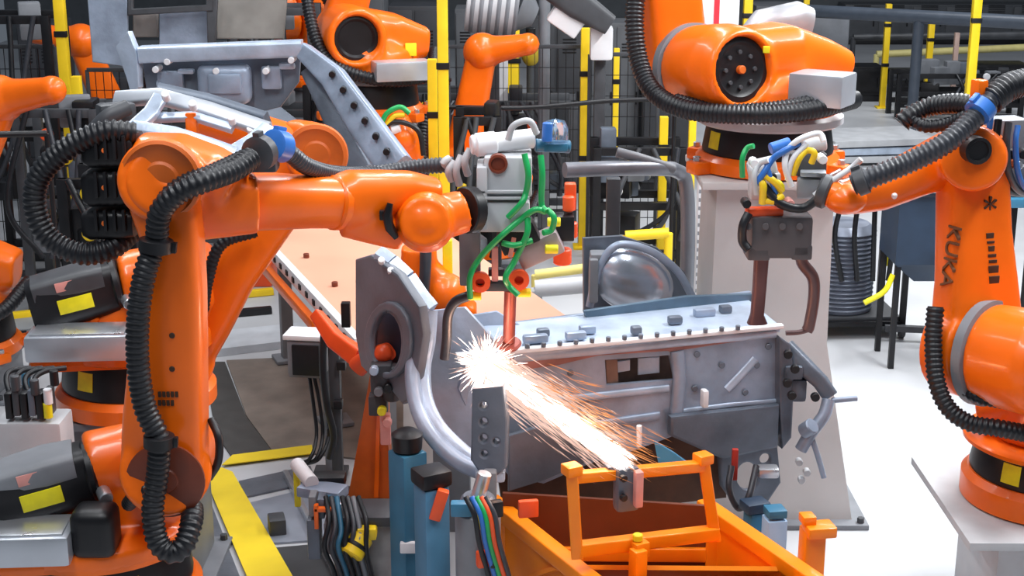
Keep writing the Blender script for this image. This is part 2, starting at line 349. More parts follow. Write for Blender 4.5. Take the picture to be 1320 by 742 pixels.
for k in range(7): MB().tube([P(420+k*7,640,Yv-.05), P(424+k*8,672+5*(k%3),Yv-.16), P(418+k*9,705,Yv-.2), P(430+k*8,735,Yv-.15), P(440+k*8,775,Yv-.1)], .012).out('hose', (RUBBER,GHOSE,BLUE,RUBBER,GHOSE,MGREY,RUBBER)[k], vb)
MB().box(P(430,690,Yv-.1), (.08,.08,.16), None, .012).out('filter', MGREY, vb); MB().box(P(406,690,Yv-.05), (.06,.1,.2), None, .01).out('regulator', STEELD, vb)
MB().box((P(462,742,Yv).x, Yv-.02, .1), (.40,.24,.2), None, .01).out('plinth', DGREY, vb)
b = MB(); a, c_ = G(368,612,.02), G(440,756,.02); b.box((a+c_)/2+V((0,0,.01)), ((c_-a).length,.03,.05), frame(Z_, c_-a), .004); tag(b.out('edge_angle', ALU, base=((a+c_)/2).xy.to_3d()), 'thin metal angle strip on the floor beside the valve bank', 'strip')
# valve terminal at the left edge
vt = thing('valve_terminal', 'small cluster of black valves at the foot of the second robot', 'valves', G(50,600,0)); Yt = 6.2
MB().box((P(45,560,Yt).x,Yt,P(45,535,Yt).z/2), (.30,.2,P(45,535,Yt).z), None, .02).out('stand', LGREY, vt)
for k in range(6): q = P(14+k*10, 520-4*(k%2), Yt-.05); MB().box(q, (.03,.08,.12), None, .006).out('valve', (BLACK,DGREY,BLACK,STEELD,BLACK,DGREY)[k], vt)
for x,y,m_ in ((62,512,WHITE),(62,530,LABELY),(45,500,DGREY),(20,495,DGREY),(70,488,BLACK)): q = P(x,y,Yt-.08); MB().cyl(q-V((0,0,.03)), q+V((0,0,.04)), .02, seg=10).out('fitting', m_, vt)
for k in range(4): MB().tube([P(15+k*13,515,Yt-.05), P(8+k*12,490,Yt), P(14+k*15,478,Yt+.05), P(40+k*15,474,Yt+.1)], .012).out('hose', RUBBER, vt)
q = P(33,480,6.6); MB().box((q.x,6.6,q.z/2), (.035,.035,q.z), None, .004).out('blue_upright', BLUE, vt)
# orange bracket tower under the front wrist
ob = thing('orange_clamp_tower', 'orange clamp tower just behind the wheelhouse apron, below the front robot wrist', 'clamp', (P(570,420,7.4).x,7.4,0)); Yo = 7.4
b = MB(); b.arm([P(540,318,Yo), P(540,345,Yo), P(560,378,Yo), P(580,412,Yo)], [(.09,.08),(.10,.08),(.14,.1),(.15,.1)], Y_, 4); b.ball(P(575,378,Yo-.03), .11); b.box(P(585,402,Yo), (.24,.16,.1), None, .02)
b.out('clamp_body', ORANGE, ob, cast=.012); q = P(580,412,Yo); MB().box((q.x,Yo+.05,q.z/2), (.2,.16,q.z), None, .01).out('pillar', MGREY, ob)
MB().tube([P(549,318,Yo-.13), P(548,350,Yo-.14), P(546,385,Yo-.13), P(549,420,Yo-.1)], .03).out('hose', GHOSE, ob)
MB().box(P(577,335,Yo+.05), (.05,.05,.22), None, .006).out('striped_post', LABELY, ob)
# ================================================================ ROBOTS
def pedestal(name_label, c, z1, w, group=None, m=PGREY, flare=0, plate=None, capm=None):
    t = thing('robot_pedestal', name_label, 'pedestal', (c.x, c.y, 0), group)
    b = MB(); h = w/2
    if flare:
        zz = [(0, h+flare), (.62*z1*.55+.3, h+.02), (.66*z1*.6+.36, h), (z1-.03, h)]
        b.rings([[V((c.x+sx*a, c.y+sy*a, z)) for sx, sy in ((-1,-1),(1,-1),(1,1),(-1,1))] for z, a in ((.03, h+flare), (z1*.52, h+.01), (z1-.03, h))])
    else: b.box((c.x, c.y, (z1-.03+.03)/2), (w, w, z1-.06), bev=.015)
    b.out('column', m, t)
    MB().box((c.x, c.y, .015), (w+2*flare+.16, w+2*flare+.16, .03), bev=.006).out('base_plate', MGREY, t)
    pw = plate or w+.1
    MB().box((c.x, c.y, z1-.02), (pw, pw, .04), bev=.008).out('top_plate', capm or m, t)
    for sx in (-1, 1):
        for sy in (-1, 1):
            q = V((c.x+sx*(w/2+flare+.04), c.y+sy*(w/2+flare+.04), .03))
            MB().cyl(q-V((0,0,.004)), q+V((0,0,.03)), .02, seg=6, bev=.002).out('anchor_bolt', DGREY, t)
    return t

def base_parts(t, c, label_px=None, r=.39, hs=(.11, .30, .35), ring=ORANGE, lab=True, lugs=6):
    z = c.z
    b = MB(); b.lathe(c, Z_, [(0, r*.9), (.01, r), (hs[0]-.03, r), (hs[0], r*.93)], 48)
    for k in range(lugs):
        a = k*PI/3+.4; q = c+V((math.cos(a)*(r+.02), math.sin(a)*(r+.02), .035)); b.box(q, (.14, .11, .07), Rz(math.degrees(a)), .02)
    bf = b.out('base_flange', ORANGE, t)
    for k in range(lugs):
        a = k*PI/3+.4; q = c+V((math.cos(a)*(r+.05), math.sin(a)*(r+.05), .068))
        MB().cyl(q, q+V((0,0,.028)), .021, seg=6, bev=.002).out('bolt', ALU, bf)
    col = MB().lathe(c, Z_, [(hs[0]-.01, r*.9), (hs[0]+.02, r*.91), (hs[1]-.02, r*.86), (hs[1], r*.84)], 48).out('base_collar', BLACK, t)
    MB().lathe(c, Z_, [(hs[1]-.005, r*.95), (hs[1]+.01, r*1.02), (hs[2]-.015, r*1.02), (hs[2], r*.96)], 56).out('slew_ring', ring, t)
    if lab:
        a = math.radians(lab); rr = r*.888; n = V((math.cos(a), math.sin(a), 0)); w = V((-n.y, n.x, 0))
        b = MB(); zc = z+(hs[0]+hs[1])/2
        b.rings([[c + V((math.cos(a+d)*q, math.sin(a+d)*q, zc-z+e)) for e, q in ((-.045, rr+.008), (.045, rr-.005), (.045, rr-.02), (-.045, rr-.01))] for d in (-.13, -.065, 0, .065, .13)])
        b.out('warning_label', LABELY, col)

def hose(t, pts, r, m=RUBBER, rib=.022, name='hose', seg=12, ribd=.14):
    return MB().tube(pts, r, seg, rib, ribd).out(name, m, t, ang=60)
def clampring(t, p, ax, r, m=BLACK, name='hose_clamp', w=.05):
    ax = V(ax).normalized()
    b = MB().lathe(V(p)-ax*w/2, ax, [(0, r*1.02), (.004, r*1.22), (w-.004, r*1.22), (w, r*1.02)], 20)
    s = frame(ax).col[0]; b.box(V(p)+s*r*1.25, (r*.5, r*.5, w*.8), frame(ax), .004)
    return b.out(name, m, t)

# ---- left pair: the column, motor and link seen from the side ------------
def side_robot(t, c, sh, bxo, front):
    """turret, drive motor, junction box of a robot seen from its side; c = foot centre, sh = how far the arm pivot sits back, bxo = box offset"""
    a2 = c + V((.36-sh, 0, .57)); c0 = c.copy()
    b = MB()
    b.lathe(c+V((0,0,.30)), Z_, [(0, .36), (.02, .40), (.09, .40), (.12, .34)], 40)
    b.arm([c+V((.02,.05,.34)), c+V((.12,.05,.45)), c+V((.26,.03,.62)), c+V((.30,.02,.78))], [(.30,.28), (.25,.24), (.19,.2), (.10,.15)], Y_, 4)
    b.cyl(a2+V((0,-.02,0)), a2+V((0,.34,0)), .2)
    b.cyl(c+V((.16,-.02,.65)), c+V((-.02,-.08,.63)), .15)
    b.out('turret', ORANGE, t, cast=.014, it=6)
    cb_ = c; c = c + V((.17-sh,0,-.115))
    # drive motor pointing backwards, grey cover over a black body
    m0 = c+V((.0, -.09, .75)); m1 = c+V((-.42, -.22, .67)); d = (m1-m0).normalized(); R = frame(d, Z_)
    b = MB(); b.cyl(m0+d*.02, m0+d*.06, .13); b.arm([m0+d*.05, m0+d*.2, m0+d*.40, m1], [(.105,.12), (.12,.125), (.12,.125), (.1,.11)], R.col[0], 4)
    mo = b.out('shoulder_motor', BLACK, t)
    b = MB(); up = R.col[0]; b.arm([m0+d*.09+up*.07, m0+d*.2+up*.075, m1+up*.07-d*.03], [(.112,.058), (.124,.06), (.115,.055)], up, 4.5); b.out('motor_cover', DGREY if not front else MGREY, mo)
    sd = -R.col[1] if R.col[1].y > 0 else R.col[1]
    q = m0+d*.24+sd*.118-up*.01; MB().box(q, (.07, .16, .012), Matrix((up, d, sd)).transposed(), .002).out('warning_label', LABELY, mo)
    q = m0+d*.26+up*.085+sd*.115; MB().box(q, (.045, .1, .012), Matrix((up, d, sd)).transposed(), .002).out('red_label', PINKL, mo)
    MB().cyl(c+V((.03,-.20,.70)), c+V((.06,-.26,.69)), .028).out('lifting_bolt', ALU, t)
    # bracket and silver box
    c = cb_ + V((.10-sh,0,.02 if front else .0))
    b = MB(); b.plate_local = None
    b.box(c+V((bxo-.17,-.2,.47)), (.20,.05,.16), Matrix.Rotation(math.radians(28),3,'Y'), .02); b.box(c+V((bxo-.05,-.1,.42)), (.2,.2,.08), None, .015)
    br = b.out('motor_bracket', ORANGE, t)
    q = c+V((bxo-.19,-.228,.48)); MB().cyl(q, q+V((0,-.012,0)), .03, seg=20).out('bracket_hole', BLACK, br)
    bx = MB().box(c+V((bxo-.10,-.36,.42)), (.48,.22,.125), Rz(4), .02).out('junction_box', SILVER, t)
    MB().box(c+V((bxo-.10,-.36,.485)), (.43,.18,.012), Rz(4), .003).out('box_lid', ALU, bx)
    MB().box(c+V((bxo+.22,-.33,.46)), (.17,.16,.20), None, .05, 4).out('recess_shade', BLACK, t)  # black box standing in for the deep shade of the turret recess
    b = MB(); b.box(c+V((-.1,-.2,.31)), (.5,.35,.07), Rz(8), .03); b.out('box_bracket', ORANGE, t)
    return a2

grp_r = 'orange welding robots'
# ---- ROBOT 1: front left -------------------------------------------------
c1 = V((P(136,712,5.6).x, 5.6, .53))
pedestal('grey steel pedestal under the front robot beside the yellow floor line', c1, c1.z, .46, None, DGREY)
r1 = thing('welding_robot', 'large orange robot beside the yellow floor line, its level forearm carrying the green-hosed weld gun', 'robot', c1, grp_r)
base_parts(r1, c1, lab=-60, lugs=0)
side_robot(r1, c1, .13, -.12, True)
YL = 5.32
# link arm
b = MB()
ctr = [(214,640),(213,600),(214,540),(218,450),(222,370),(224,310),(214,262),(209,232)]
hw = [40,58,56,50,44,38,44,44]
b.arm([P(x,y,YL) for x,y in ctr], [(mp(h,YL), .10) for h in hw], Y_, 5)
b.cyl(P(214,606,YL-.10), P(214,606,YL+.2), .175); b.cyl(P(208,234,YL-.09), P(208,234,YL+.1), .13)
la = b.out('link_arm', ORANGE, r1, cast=.012, it=5)
for y in (432, 475):
    q = P(222, y, YL-.098); MB().cyl(q, q+V((0,-.006,0)), .011, seg=12).out('hole_plug', TEXTM, la)
b = MB()
for y, w in ((508, 26), (519, 22)):
    for k in range(5 if y < 510 else 4): b.box(P(206+k*5.4, y, YL-.101), (.012, .006, .022), None, .001)
b.out('stencil_mark', TEXTM, la)
b = MB(); q = P(214,618,YL-.12); b.lathe(q, V((0,-1,0)), [(0,.15),(.012,.15),(.016,.135),(.012,.05),(.018,.045),(.02,.001)], 40); b.out('shaded_pivot_end', MAROON, la)  # maroon disc paints the shade on the arm's round lower end
# elbow
b = MB(); e0 = P(207,232,5.36)
b.cyl(P(207,232,5.24), P(207,232,5.62), .155); b.arm([P(178,196,5.5), P(225,202,5.5), P(270,220,5.5), P(300,240,5.5)], [(.07,.1),(.085,.14),(.09,.14),(.1,.12)], Y_, 3.5)
b.arm([P(205,245,5.5), P(260,262,5.5), P(330,260,5.56)], [(.17,.15),(.135,.14),(.115,.12)], Y_, 3.2)
el = b.out('elbow', ORANGE, r1, cast=.011, it=6)
b = MB(); q = P(207,232,5.24); b.lathe(q, V((0,-1,0)), [(-.02,.15),(.012,.148),(.018,.135),(.006,.12),(.004,.07),(.012,.06),(.012,.001)], 40); b.out('elbow_ring', DORANGE, el)
# forearm and wrist
b = MB(); fa = [P(290,260,5.56), P(340,259,5.62), P(400,260,5.74), P(428,261,5.8)]
b.arm(fa, [(.118,.115),(.112,.11),(.104,.10),(.102,.10)], Y_, 2.4); b.cyl(P(426,261,5.79), P(438,261,5.82), .112)
b.out('forearm', ORANGE, r1)
b = MB()
b.arm([P(432,262,5.81), P(455,258,5.85), P(490,250,5.9), P(530,244,5.95), P(566,246,5.98)], [(.108,.105),(.125,.11),(.10,.11),(.075,.10),(.05,.08)], Y_, 2.6)
b.arm([P(450,275,5.84), P(490,293,5.86), P(520,308,5.87)], [(.1,.08),(.075,.07),(.05,.05)], Y_, 2.6)
b.out('wrist', ORANGE, r1, cast=.011, it=5)
b = MB(); q = P(548,286,5.86); b.ball(q, .125, (1,.95,1.02)); b.cyl(P(548,286,5.76), P(548,286,6.0), .105); b.arm([P(545,285,5.88), P(575,278,5.92), P(598,272,5.95)], [(.1,.1),(.092,.092),(.088,.088)], Y_, 2.2)
b.out('wrist_head', ORANGE, r1, cast=.010, it=5)
b = MB()
b.arm([P(503,262,5.775), P(499,276,5.765), P(502,292,5.775), P(510,303,5.79)], [(.012,.03),(.02,.03),(.018,.03),(.012,.03)], Y_, 4); b.box(P(494,277,5.762), (.03,.03,.04), None, .006)
b.out('wrist_gap', BLACK, r1)
fl0, fl1 = P(598,271,5.95), P(611,270,5.985)
MB().cyl(fl0, fl1, .098, bev=.006).out('tool_flange', BLACK, r1)
# the three wrist motors behind the elbow
for k, (yy, h) in enumerate(((190,44),(238,48),(284,40))):
    b = MB(); c = P(146,yy,5.5); b.arm([P(178,yy,5.5), P(160,yy,5.5), P(122,yy+1,5.5), P(113,yy+1,5.5)], [(mp(h/2-3,5.5),.09),(mp(h/2,5.5),.1),(mp(h/2,5.5),.1),(mp(h/2-4,5.5),.085)], Y_, 5)
    for f in range(4): b.box(P(124+f*12,yy,5.395), (.012,.02,mp(h*.7,5.5)), None, .002)
    mo = b.out('wrist_motor', BLACK, r1)
    MB().cyl(P(134,yy+4,5.398), P(134,yy+4,5.388), .010, seg=10).out('plug_cap', DORANGE, mo)
# hoses
hose(r1, [P(x,y,q) for x,y,q in ((175,172,5.45),(135,170,5.42),(88,190,5.4),(52,225,5.4),(45,265,5.4),(62,305,5.4),(100,326,5.4),(140,322,5.42),(168,300,5.5))], .045)
hose(r1, [P(x,y,q) for x,y,q in ((199,318,5.15),(186,355,5.13),(178,410,5.12),(178,470,5.12),(187,525,5.12),(204,566,5.12),(203,610,5.12),(197,655,5.1),(203,697,5.08),(222,712,5.08),(238,700,5.1),(247,672,5.16),(248,655,5.25))], .044)
hose(r1, [P(x,y,q) for x,y,q in ((202,312,5.15),(206,275,5.13),(228,250,5.12),(262,234,5.15),(300,220,5.25),(325,203,5.35))], .043)
hose(r1, [P(x,y,q) for x,y,q in ((208,285,5.2),(215,255,5.18),(240,235,5.2),(275,222,5.26),(318,202,5.38))], .034, rib=.018)
hose(r1, [P(x,y,q) for x,y,q in ((345,190,5.5),(372,197,5.6),(395,214,5.7),(430,224,5.9),(480,224,6.12),(540,215,6.2),(585,212,6.2))], .036, GHOSE, .018)
hose(r1, [P(x,y,q) for x,y,q in ((272,540,5.35),(282,565,5.3),(281,595,5.3),(270,615,5.35))], .016, rib=0, name='cable')
clampring(r1, P(201,316,5.15), P(201,330,5.15)-P(203,300,5.15), .05, BLACK)
clampring(r1, P(205,568,5.12), P(204,590,5.12)-P(204,550,5.12), .047, BLACK)
clampring(r1, P(335,197,5.42), P(345,190,5.5)-P(320,204,5.36), .055, DGREY)
clampring(r1, P(358,188,5.53), P(368,194,5.58)-P(348,190,5.5), .05, BLUEB, w=.07)
MB().box(P(338,208,5.5), (.12,.1,.07), None, .012).out('hose_bracket', DGREY, r1)
hose(r1, [P(x,y,q) for x,y,q in ((165,650,5.3),(180,635,5.2),(215,625,5.2))], .03)

# ---- ROBOT 2: second row on the left ------------------------------------
c2 = V((P(178,520,6.9).x, 6.9, .94))
pedestal('grey steel pedestal under the second robot, partly hidden by the front robot', c2, c2.z, .56, None, MGREY)
r2 = thing('welding_robot', 'orange robot behind the front robot, its slanting link arm passing under the grey gripper frame', 'robot', c2, grp_r)
base_parts(r2, c2, lab=-118, lugs=0)
side_robot(r2, c2, .165, .02, False)
b = MB(); YL2 = 6.95
b.arm([P(225,470,YL2), P(262,410,YL2), P(300,350,YL2), P(350,280,YL2+.05), P(405,205,YL2+.1)], [(.16,.1),(.15,.1),(.125,.09),(.12,.09),(.13,.1)], Y_, 5)
b.cyl(P(230,462,YL2-.1), P(230,462,YL2+.2), .18)
b.out('link_arm', ORANGE, r2, cast=.014)
b = MB(); b.cyl(P(408,200,6.9), P(408,200,7.3), .15); b.arm([P(408,200,7.2), P(395,185,7.3), P(375,178,7.35)], [(.14,.14),(.12,.12),(.1,.1)], Y_, 3)
b.out('elbow', ORANGE, r2, cast=.014)
q = P(408,200,6.9); MB().lathe(q, V((0,-1,0)), [(-.02,.15),(.012,.148),(.018,.13),(.006,.115),(.004,.07),(.012,.06),(.012,.001)], 40).out('elbow_ring', DORANGE, r2)
b = MB(); b.arm([P(395,195,7.25), P(340,175,7.35), P(280,160,7.45), P(255,158,7.5)], [(.11,.11),(.1,.1),(.09,.09),(.08,.08)], Y_, 2.5); b.out('forearm', ORANGE, r2)
hose(r2, [P(x,y,q) for x,y,q in ((262,400,6.78),(268,360,6.75),(285,315,6.75),(330,298,6.8))], .03, RUBBER)

# ---- ROBOT 3: high on the tall pedestal at the right ---------------------
Y3 = 7.95
c3 = P(988,216,Y3); c3.z -= 0
ped3 = pedestal('tall pale pedestal with a flared foot, carrying the high robot over the white floor', c3, c3.z, .62, None, PGREY, .17, .8)
r3 = thing('welding_robot', 'orange robot on top of the tall pale pedestal, seen with a round black motor opening', 'robot', c3, grp_r)
base_parts(r3, c3, lab=-155, ring=LGREY, hs=(.10, .255, .315))
b = MB()
A3, B3 = P(880,88,8.1), P(960,90,7.58); ax3 = (B3-A3).normalized()
b.lathe(A3, ax3, [(.12,.20),(.14,.232),(.42,.238),(.52,.225),((B3-A3).length-.02,.21),((B3-A3).length,.195),((B3-A3).length,.172),((B3-A3).length-.07,.168),((B3-A3).length-.07,.001)], 40)
b.arm([P(965,92,7.9), P(1005,84,7.95), P(1045,90,8.05), P(1076,98,8.1)], [(.235,.24),(.225,.24),(.19,.2),(.16,.17)], Y_, 4)
b.lathe(c3+V((0,0,.30)), Z_, [(0,.36),(.03,.36),(.16,.33),(.3,.2)], 40)
b.box(P(985,125,7.95), (.6,.45,.14), Rz(-20), .05)
tr = b.out('turret', ORANGE, r3, cast=.012, it=6)
b = MB(); b.lathe(B3-ax3*.066, ax3, [(0,.166),(.03,.166),(.034,.14),(.02,.12),(.02,.001)], 36); mo = b.out('shoulder_motor', BLACK, r3)
b = MB(); 
for k in range(8): 
    R = frame(ax3); a = k*PI/4; q = B3-ax3*.05+R@V((math.cos(a)*.09, math.sin(a)*.09, 0)); b.cyl(q, q+ax3*.018, .012, seg=8)
b.out('motor_screw', DGREY, mo); MB().cyl(B3-ax3*.05, B3-ax3*.015, .022, seg=16).out('motor_shaft', DORANGE, mo)
b = MB(); b.lathe(A3+ax3*.075, ax3, [(0,.215),(.006,.245),(.055,.245),(.06,.22)], 44); b.out('seal_band', MGREY, r3)
b = MB(); b.lathe(A3-ax3*.1, ax3, [(0,.2),(.02,.225),(.16,.225),(.18,.2)], 40)
b.arm([P(872,108,8.1), P(868,60,8.1), P(864,10,8.1), P(858,-60,8.1), P(852,-150,8.12)], [(.18,.11),(.175,.11),(.17,.105),(.16,.1),(.15,.1)], ax3, 5)
b.out('link_arm', ORANGE, r3, cast=.014, it=5)
bx = MB().box(P(1060,114,7.6), (.29,.22,.165), Rz(-32), .012).out('junction_box', SILVER, r3)
b = MB(); b.arm([P(952,62,8.25), P(985,38,8.3), P(1030,28,8.35), P(1042,30,8.36)], [(.06,.06),(.115,.11),(.115,.11),(.09,.09)], Y_, 2.4); b.out('balance_cylinder', mat('cylinder_grey',(.33,.34,.36),.35,.3), r3)
hose(r3, [P(x,y,q) for x,y,q in ((822,-30,7.95),(818,30,7.9),(824,80,7.85),(842,118,7.75),(880,140,7.6),(940,147,7.48),(1000,147,7.46),(1050,141,7.5),(1085,132,7.6),(1100,128,7.75))], .052)
hose(r3, [P(x,y,q) for x,y,q in ((870,128,7.7),(930,141,7.55),(1000,138,7.5),(1055,128,7.55),(1080,122,7.65))], .034)
MB().box(P(905,92,7.66), (.05,.02,.11), Rz(-50), .006).out('name_plate', LGREY, r3)
MB().box(P(988,64,7.62), (.035,.012,.035), Rz(-10), .003).out('warning_label', LABELY, r3)

# ---- ROBOT 4: right edge --------------------------------------------------
Y4 = 6.35
c4 = P(1345,640,Y4)
pedestal('grey pedestal with a square top plate at the edge of the white floor', c4, c4.z, .58, None, LGREY, 0, .98, LGREY)
r4 = thing('welding_robot', 'orange robot on the grey pedestal with black hoses, dark lettering down its leaning link arm', 'robot', c4, grp_r)
base_parts(r4, c4, lab=-137, r=.38, hs=(.14,.28,.32), lugs=0)
b = MB(); A4, B4 = P(1240,448,6.25), P(1375,476,5.85); ax4 = (B4-A4).normalized()
b.lathe(A4, ax4, [(.14,.2),(.16,.222),(.4,.23),(.52,.2)], 40)
b.arm([c4+V((0,0,.28)), c4+V((.02,.02,.45)), c4+V((.05,0,.62))], [(.27,.25),(.25,.25),(.2,.2)], Y_, 3)
b.cyl(P(1262,532,6.4), P(1330,520,6.3), .08)
b.out('turret', ORANGE, r4, cast=.012, it=6)
MB().lathe(A4+ax4*.10, ax4, [(0,.21),(.006,.236),(.05,.236),(.056,.21)], 44).out('seal_band', MGREY, r4)
b = MB()
b.lathe(A4-ax4*.1, ax4, [(0,.17),(.02,.205),(.16,.215),(.18,.2)], 40)
b.arm([P(1252,462,6.25), P(1259,420,6.26), P(1258,360,6.3), P(1255,300,6.34), P(1254,240,6.38), P(1256,200,6.4)], [(.19,.12),(.19,.12),(.168,.11),(.155,.10),(.148,.10),(.13,.1)], V((.3,-1,0)), 5)
la = b.out('link_arm', ORANGE, r4, cast=.012, it=4)
# lettering on the two faces of the link arm
def facing(px, py, Y): return P(px, py, Y)
b = MB(); q0, n0 = onsurf(la, 1225, 330); x0 = (V((0,0,-1))+n0*n0.z).normalized(); R0 = Matrix((x0, n0.cross(x0), n0)).transposed()
b.text('KUKA', .105, q0, R0, .016)
b.out('maker_lettering', mat('faded_lettering', (.16,.06,.02), .6), la)
b = MB(); q, n_ = onsurf(la, 1276, 262); b.text('*', .16, q+V((0,0,-.035)), Matrix((V((.957,.29,0)), V((0,0,1)), V((.29,-.957,0)))).transposed(), .012)
yy = 300
for k, (h, w) in enumerate(((7,11),(3,11),(7,9),(4,12),(4,12),(10,15),(10,15))):
    b.box(onsurf(la, 1276+k*.9, yy+h/2)[0], (mp(w,6.3), .008, mp(h,6.3)), Rz(17), .001); yy += h+3.4
b.out('type_lettering', TEXTM, la)
b = MB(); b.cyl(P(1254,205,6.2), P(1260,200,6.6), .14); b.arm([P(1268,190,6.5), P(1245,196,6.5), P(1215,208,6.45), P(1175,226,6.38), P(1130,246,6.3), P(1092,256,6.24)], [(.1,.1),(.125,.12),(.115,.11),(.10,.1),(.088,.085),(.07,.07)], Y_, 2.8)
b.out('forearm', ORANGE, r4, cast=.011, it=5)
q = P(1260,194,6.165); MB().lathe(q, V((.1,-1,0)), [(-.05,.06),(.014,.058),(.016,.045),(.006,.04),(.006,.001)], 24).out('elbow_opening', BLACK, r4)
b = MB(); b.ball(P(1090,256,6.22), .085, (1.1,1,.8)); b.cyl(P(1084,254,6.22), P(1068,248,6.24), .06); b.out('wrist', ORANGE, r4)
MB().cyl(P(1070,249,6.24), P(1056,244,6.26), .075).out('tool_flange', DGREY, r4)
b = MB(); b.cyl(P(1152,252,6.24), P(1152,252,6.21), .016, .004); b.out('alignment_tip', WHITE, r4)
hose(r4, [P(x,y,q) for x,y,q in ((1335,98,6.3),(1300,110,6.25),(1278,128,6.2),(1250,158,6.15),(1215,187,6.1),(1170,210,6.1),(1125,228,6.1),(1100,238,6.12))], .048, GHOSE)
hose(r4, [P(x,y,q) for x,y,q in ((1330,104,6.3),(1300,112,6.25),(1276,130,6.2))], .062, RUBBER)
hose(r4, [P(x,y,q) for x,y,q in ((1262,138,6.3),(1235,133,6.4),(1200,137,6.5),(1172,150,6.5),(1162,160,6.5))], .045, RUBBER)
hose(r4, [P(x,y,q) for x,y,q in ((1170,148,6.5),(1190,162,6.45),(1220,160,6.4),(1250,148,6.3))], .03, RUBBER)
hose(r4, [P(x,y,q) for x,y,q in ((1206,395,6.12),(1203,440,6.08),(1207,490,6.02),(1222,525,5.98),(1250,545,5.94),(1290,552,5.9),(1340,562,5.9))], .040, RUBBER)
hose(r4, [P(x,y,q) for x,y,q in ((1237,478,6.1),(1243,500,6.05),(1262,512,6.0),(1300,520,6.0))], .03, RUBBER)
clampring(r4, P(1264,141,6.17), P(1275,130,6.2)-P(1252,156,6.15), .05, BLUEB, w=.06)
clampring(r4, P(1110,234,6.11), P(1125,228,6.1)-P(1100,238,6.12), .048, DGREY)
MB().box(P(1262,116,6.22), (.05,.06,.09), Rz(20), .01).out('hose_bracket', ORANGE, r4)
# valve pack hanging on the back of the elbow
b = MB(); b.box(P(1295,180,6.55), (.16,.14,.2), Rz(10), .01); b.box(P(1303,225,6.5), (.12,.12,.1), None, .01); vp = b.out('valve_pack', MGREY, r4)
for k in range(5): 
    q = P(1283+k*8, 196+ (k%2)*14, 6.4); MB().cyl(q, q+V((.0,-.06,0)), .022, seg=12).out('fitting', ALU if k % 2 else BLACK, vp)
for k, (m_, x0) in enumerate(((BLUEB,1280),(BLACK,1290),(GHOSE,1303),(BLUEB,1315))):
    hose(r4, [P(x0-3,150+4*k,6.35), P(x0-6,185,6.32), P(x0-2,225,6.33), P(x0+12,246,6.4), P(x0+40,250,6.5)], .013 if k % 3 == 0 else .017, m_, 0, 'cable')

# ---- robots of the rear rows ---------------------------------------------
def rear_robot(label, px, pyb, Y, yaw, dark=False, arm=1, hole=True):
    c = P(px, pyb, Y)
    pedestal(label[1], c, c.z, .6, None, MGREY)
    t = thing('welding_robot', label[0], 'robot', c, grp_r)
    base_parts(t, c, lab=-120, ring=MGREY)
    R = Rz(yaw); L = lambda x, y, z: c + R @ V((x, y, z))
    b = MB(); b.lathe(L(0,0,.34), Z_, [(0,.36),(.04,.36),(.2,.32),(.3,.2)], 32)
    b.lathe(L(-.2,.18,.66), R@V((0,-1,0)), [(0,.235),(.5,.235),(.52,.215),(.52,.18),(.44,.175),(.44,.001)]); b.arm([L(-.15,0,.66), L(.15,0,.62), L(.42,.02,.58)], [(.22,.2),(.2,.2),(.12,.16)], R@Y_, 4)
    tr = b.out('turret', ORANGE, t, cast=.02, it=5)
    if hole: MB().lathe(L(-.2,-.26,.66), R@V((0,-1,0)), [(-.03,.172),(.03,.172),(.034,.15),(.015,.13),(.015,.001)], 28).out('shoulder_motor', BLACK, t)
    b = MB(); b.cyl(L(-.2,.2,.66), L(-.2,.42,.66), .2); b.arm([L(-.2,.31,.66), L(-.16+.1*arm,.31,1.1), L(-.1+.25*arm,.31,1.7)], [(.18,.1),(.15,.1),(.13,.1)], R@Y_, 5)
    b.out('link_arm', ORANGE, t, cast=.02)
    b = MB(); e = L(-.1+.25*arm,.31,1.7); b.ball(e, .17); f = L(.3+.25*arm,.2,1.78); b.arm([e, e.lerp(f,.5), f], [(.14,.14),(.11,.11),(.09,.09)], Z_, 2.5); b.ball(f, .1); b.out('forearm', ORANGE, t, cast=.02)
    MB().box(L(.12,-.42,.42), (.44,.2,.15), R, .015).out('junction_box', SILVER, t)
    MB().box(L(.25,-.21,.55), (.09,.02,.1), R, .004).out('warning_label', LABELY, t)
    hose(t, [L(-.3,.2,1.5), L(-.5,.1,1.1), L(-.45,-.2,.55), L(-.1,-.42,.36), L(.35,-.36,.36), L(.5,0,.5)], .05, RUBBER, .03, seg=10)
    return t
rear_robot(('orange robot behind the hanging silver body panel, black motor opening toward the room', 'grey pedestal under the rear orange robot behind the hanging body panel'), 484, 150, 11.8, 18)
rear_robot(('orange robot with raised elbow behind the pair of yellow fence posts', 'grey pedestal under the raised-elbow robot behind the yellow post pair'), 622, 322, 12.6, 0, arm=.4)
rear_robot(('orange robot at the far end of the hall beside the first yellow post', 'grey pedestal under the orange robot beside the first yellow post'), -46, 452, 9.7, 0, arm=1.6)
rear_robot(('small orange robot behind the first yellow post, mostly hidden by grey panels', 'grey pedestal of the small robot behind the first yellow post'), 140, 272, 14.2, 200)
rear_robot(('orange robot between the hanging body panel and the rear robot', 'grey pedestal of the robot between the hanging panel and the rear robot'), 398, 105, 15.2, 120)
